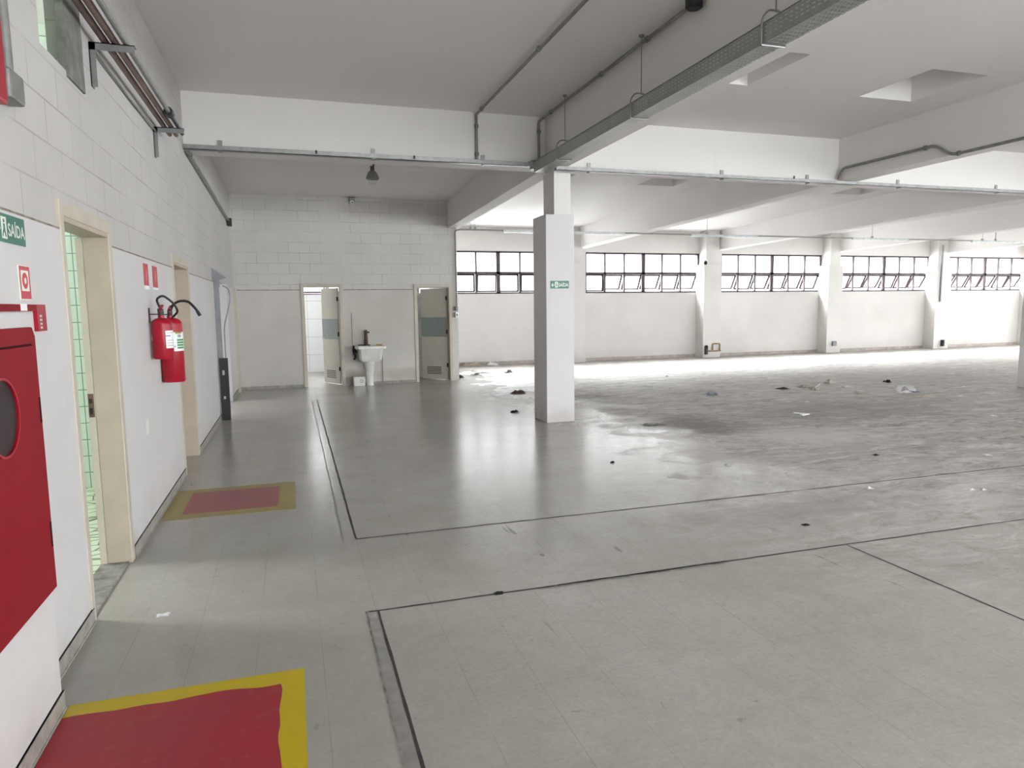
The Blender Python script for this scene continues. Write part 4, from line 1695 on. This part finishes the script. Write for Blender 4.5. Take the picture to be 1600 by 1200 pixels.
m.build('tap_base', MAT['dark'], o, bevel=.008)
m = MB()
m.box(1.71, 1.83, 15.02, 15.10, .846, .872)
tag(m.build('soap_bar', MAT['ochre'], bevel=.01), 'yellow soap bar on the right of the basin rim', 'soap')
m = MB()
m.tube(bent([(1.25, 15.13, .85), (1.22, 15.12, .74), (1.27, 15.12, .62), (1.24, 15.13, .55)], .05), .022, 8)
m.tube([(1.24, 15.13, .78), (1.27, 15.10, .70)], .03, 8)
m.build('drain_hose', MAT['dark'], o)
m = MB()
m.tube([(1.22, 15.165, .62), (1.22, 15.17, 1.55)], .006, 6)
m.build('wall_cable', MAT['conduit'], o)
m = MB()
m.tube([(1.84, 15.165, .03), (1.84, 15.165, .78)], .009, 6)
m.build('supply_pipe', MAT['conduit'], o)
b = empty('waste_box', (1.31, 14.97, 0), 'small white box on the floor left of the basin pedestal', 'box')
m = MB()
m.box(1.19, 1.43, 14.87, 15.08, 0, .19)
m.build('box_body', MAT['white_plastic'], b, bevel=.015)
m = MB()
m.box(1.20, 1.42, 14.88, 15.07, .19, .20)
m.build('box_lid', MAT['ceramic'], b)
m = MB()
ring = [(1.355 + .03 * math.cos(k * math.pi / 8), 14.866, .11 + .03 * math.sin(k * math.pi / 8)) for k in range(17)]
m.tube(ring, .004, 6)
m.build('emblem', MAT['dark'], b)

# ------------------------------------------------------------------ lamp, corner camera
o = empty('pendant_lamp', (1.37, 11.8, 3.7), 'grey conical pendant lamp on a stub arm under the ceiling of the back bay', 'lamp')
m = MB()
zt = zc(11.8)
m.lathe([(.04, zt - .02), (.05, zt - .01), (.05, zt)], (1.42, 11.9, 0), 16)
m.tube([(1.42, 11.9, zt - .02), (1.37, 11.8, zt - .14)], .016, 8)
m.tube([(1.37, 11.8, zt - .10), (1.37, 11.8, zt - .17)], .035, 10)
m.build('stem', MAT['brown'], o)
m = MB()
m.lathe([(.105, 3.745), (.105, 3.765), (.092, 3.80), (.075, 3.845), (.045, 3.875), (.03, 3.885)], (1.37, 11.8, 0), 24)
m.build('lamp_shade', MAT['bracket'], o, smooth=True)
m = MB()
m.lathe([(.02, 3.66), (.06, 3.68), (.075, 3.72), (.07, 3.745)], (1.37, 11.8, 0), 20)
m.build('glass_globe', MAT['glass'], o, smooth=True)
o = empty('corner_camera', (1.30, 15.1, 3.85), 'small white dome camera under the ceiling on the back block wall', 'camera')
m = MB()
m.box(1.25, 1.37, 15.08, 15.195, 3.87, 3.94)
m.build('mount', MAT['bracket'], o, bevel=.008)
m = MB()
m.lathe([(.01, 3.80), (.035, 3.81), (.045, 3.84), (.045, 3.87)], (1.31, 15.10, 0), 16)
m.build('dome', MAT['white_plastic'], o, smooth=True)
m = MB()
m.lathe([(.012, 3.825), (.014, 3.845)], (1.31, 15.055, 0), 10)
m.build('lens', MAT['black'], o)

# ------------------------------------------------------------------ litter


def scrap(name, x, y, wx, wy, h, mat, label, cat, group=None, seed=0, twist=0.0, n=7):
    """A crumpled bit with an irregular outline, resting on the floor."""
    m = MB()
    g = []
    wx, wy, h = wx * 1.25, wy * 1.25, h * 1.6
    for i in range(n):
        row = []
        for j in range(n):
            u, v = i / (n - 1) * 2 - 1, j / (n - 1) * 2 - 1
            k = 1 + .35 * noise.noise(Vector((u * 1.7, v * 1.7, seed * 3.1)))
            px, py = u * wx / 2 * k, v * wy / 2 * k
            edge = max(abs(u), abs(v))
            z = h * max(0, .5 + noise.noise(Vector((u * 2.3, v * 2.3, seed * 7.7 + 5)))) * (1 - .75 * edge ** 3) + .002
            row.append(m.bm.verts.new((x + px * math.cos(twist) - py * math.sin(twist), y + px * math.sin(twist) + py * math.cos(twist), z)))
        g.append(row)
    for i in range(n - 1):
        for j in range(n - 1):
            m.bm.faces.new((g[i][j], g[i + 1][j], g[i + 1][j + 1], g[i][j + 1]))
    ext = bmesh.ops.solidify(m.bm, geom=m.bm.faces[:], thickness=.0012)
    o = m.build(name, mat, loc=(x, y, 0))
    lo = min(v.co.z for v in o.data.vertices)
    for v in o.data.vertices:
        v.co.z -= lo
    return tag(o, label, cat, group)


# torn white sack with blue print: an arched sheet
o = empty('plastic_sack', (10.7, 9.85, 0), 'white and blue torn plastic sack arching up on the far right floor', 'sack')
m = MB()
cxs, cys = 10.72, 9.82
nA, nB = 16, 6
rows = []
for i in range(nA + 1):
    a = math.pi * i / nA
    row = []
    for j in range(nB + 1):
        v = j / nB
        rad = .165 - .02 * v + .01 * noise.noise(Vector((a * 2, v * 3, 1)))
        px = cxs + math.cos(a) * rad * 1.05
        pz = math.sin(a) * (rad * .80) * (1 - .15 * v) + .004
        py = cys + v * .13 * (1 + .4 * math.sin(a)) + .02 * noise.noise(Vector((a * 3, v * 2, 9)))
        row.append(m.bm.verts.new((px, py, pz)))
    rows.append(row)
for i in range(nA):
    for j in range(nB):
        m.bm.faces.new((rows[i][j], rows[i + 1][j], rows[i + 1][j + 1], rows[i][j + 1]))
bmesh.ops.solidify(m.bm, geom=m.bm.faces[:], thickness=.004)
m.build('sack_arch', MAT['paper'], o, smooth=True)
tmp = scrap('sack_fold', 10.68, 9.76, .30, .08, .015, MAT['blue_print'], '', '', seed=3)
for k in ('label', 'category'):
    del tmp[k]
tmp.parent = o
tmp.matrix_parent_inverse = Matrix.Translation(-o.location)
tmp = scrap('sack_tail', 10.55, 9.74, .22, .08, .03, MAT['paper'], '', '', seed=4)
for k in ('label', 'category'):
    del tmp[k]
tmp.parent = o
tmp.matrix_parent_inverse = Matrix.Translation(-o.location)

m = MB()
m.prism([(7.07, 8.28, .002), (7.25, 8.34, .002), (7.14, 8.54, .002), (7.10, 8.51, .002), (7.17, 8.38, .002), (7.06, 8.33, .002)], (0, 0, .012))
tag(m.build('paper_strip', MAT['paper'], loc=(7.17, 8.36, 0)), 'bright white folded paper strip lying alone on the mid right floor', 'paper')
P_ = MAT['paper']
cr = simple('crumpled_grey_blue_paper', 'a9b3c6', .7, var=.2, vscale=30)
leafm = simple('dry_brown_leaf', '5a3b33', .8, var=.2)
beige = simple('beige_scrap', 'd2c9bc', .8, var=.1)
scrap('paper_ball', 7.23, 10.82, .15, .12, .07, cr, 'crumpled blue and white paper ball on the floor right of the column', 'paper', seed=11)
scrap('cardboard_scrap', 8.95, 11.05, .2, .12, .03, leafm, 'dark brown scrap among the litter on the right', 'scrap', seed=12)
scrap('paper_scrap', 9.55, 11.15, .22, .12, .035, beige, 'pale crumpled scrap just right of the dark brown scrap', 'scrap', seed=13)
scrap('paper_scrap', 9.45, 10.75, .15, .14, .03, beige, 'pale scrap in front of the dark brown scrap', 'scrap', seed=14)
m = MB()
m.tube([(9.62, 10.95, .012), (10.1, 11.35, .012)], .008, 6)
tag(m.build('thin_stick', beige), 'thin pale stick among the litter on the right', 'stick')
scrap('paper_scrap', 10.45, 11.5, .17, .15, .06, beige, 'upright pale scrap farther back among the litter', 'scrap', seed=15)
scrap('paper_scrap', 10.25, 10.8, .18, .1, .02, P_, 'flat white scrap right of the thin stick', 'scrap', seed=16)
scrap('paper_scrap', 9.75, 9.9, .22, .1, .015, beige, 'flat beige scrap in front of the litter group', 'scrap', seed=17)
scrap('cloth_scrap', 11.6, 11.15, .12, .1, .04, MAT['dark'], 'small black scrap behind the white sack', 'scrap', seed=18)
scrap('paper_scrap', 10.95, 10.2, .2, .1, .02, beige, 'pale scrap lying in front of the black scrap', 'scrap', seed=19)
scrap('paper_scrap', 10.48, 9.2, .28, .1, .02, beige, 'thin pale scrap in front of the white sack', 'scrap', seed=20)
scrap('broken_tile', 4.45, 16.55, .35, .10, .02, MAT['bracket'], 'thin grey board piece on the bright floor by the window wall', 'debris', seed=21)
scrap('rubble_piece', 4.15, 16.0, .22, .14, .05, MAT['conduit'], 'grey rubble piece on the bright floor nearer the block wall corner', 'debris', seed=22)
scrap('rubble_piece', 5.1, 16.4, .14, .12, .06, MAT['conduit'], 'small grey rubble piece on the bright floor left of the column', 'debris', seed=23)
scrap('rubble_piece', 4.75, 18.6, .45, .2, .09, beige, 'pale plaster rubble heap against the window wall base', 'debris', seed=24)
scrap('rubble_piece', 5.3, 18.55, .25, .2, .09, P_, 'white plaster lump against the window wall base', 'debris', seed=25)
scrap('rubble_piece', 3.62, 15.6, .2, .15, .06, MAT['dark'], 'dark debris at the foot of the block wall corner', 'debris', seed=26)
scrap('rubble_piece', 4.05, 12.45, .22, .15, .05, MAT['brown'], 'dark brown debris piece left of the column', 'debris', seed=27)
scrap('rubble_piece', 3.25, 10.2, .1, .08, .03, MAT['dark'], 'small dark chip beside the column base', 'debris', seed=28)
scrap('plastic_film', 4.7, 8.4, .25, .12, .02, MAT['silver'], 'crumpled clear film right of the column base', 'scrap', seed=29)
scrap('paper_scrap', 5.1, 12.75, .4, .06, .01, P_, 'narrow white slat on the floor behind the column', 'scrap', seed=30)
scrap('paper_chip', -.74, 4.02, .05, .04, .008, P_, 'tiny pale chip on the floor near the first doorway', 'scrap', seed=31)
CH = [(4.20, 5.98, 'tiny white chip on the floor between the bright glare patch and the long joint'),
      (4.82, 4.78, 'tiny white chip lying right beside the long far joint, middle of the hall'),
      (5.71, 4.41, 'right one of two tiny white chips close together near the right edge'),
      (5.61, 4.45, 'left one of two tiny white chips close together near the right edge'),
      (7.05, 5.42, 'tiny white chip beyond the long joint near the right edge'),
      (7.84, 9.56, 'tiny white chip in front of the dark brown scrap'),
      (8.15, 9.45, 'tiny white chip just right of the chip before the brown scrap'),
      (12.3, 10.02, 'tiny white chip far off near the right column'),
      (9.53, 7.28, 'tiny white chip by the right edge in front of the right column'),
      (2.63, 6.66, 'tiny white chip on the glossy floor just in front of the square column'),
      (11.05, 9.05, 'tiny white chip to the right of the white sack')]
for i, (x, y, lb) in enumerate(CH):
    s_ = rng.uniform(.03, .055)
    scrap('paper_chip', x, y, s_ * 1.3, s_, .012, P_, lb, 'scrap', 'tiny white chips on the floor', seed=40 + i, n=4)
CH = [(8.1, 17.0, 'dark chip on the bright floor strip right of the column'),
      (3.59, 4.13, 'dark chip on the worn reddish floor patch between the two joints'),
      (1.07, 3.69, 'dark chip sitting on the near crossing joint'),
      (8.15, 14.0, 'dark chip behind the litter near the bright floor strip'),
      (3.15, 6.5, 'dark chip in the glare patch right of the column base'),
      (5.96, 5.83, 'dark chip just beyond the long far joint')]
for i, (x, y, lb) in enumerate(CH):
    s_ = rng.uniform(.03, .05)
    scrap('dark_chip', x, y, s_ * 1.4, s_, .012, MAT['dark'], lb, 'scrap', 'tiny dark chips on the floor', seed=60 + i, n=4)
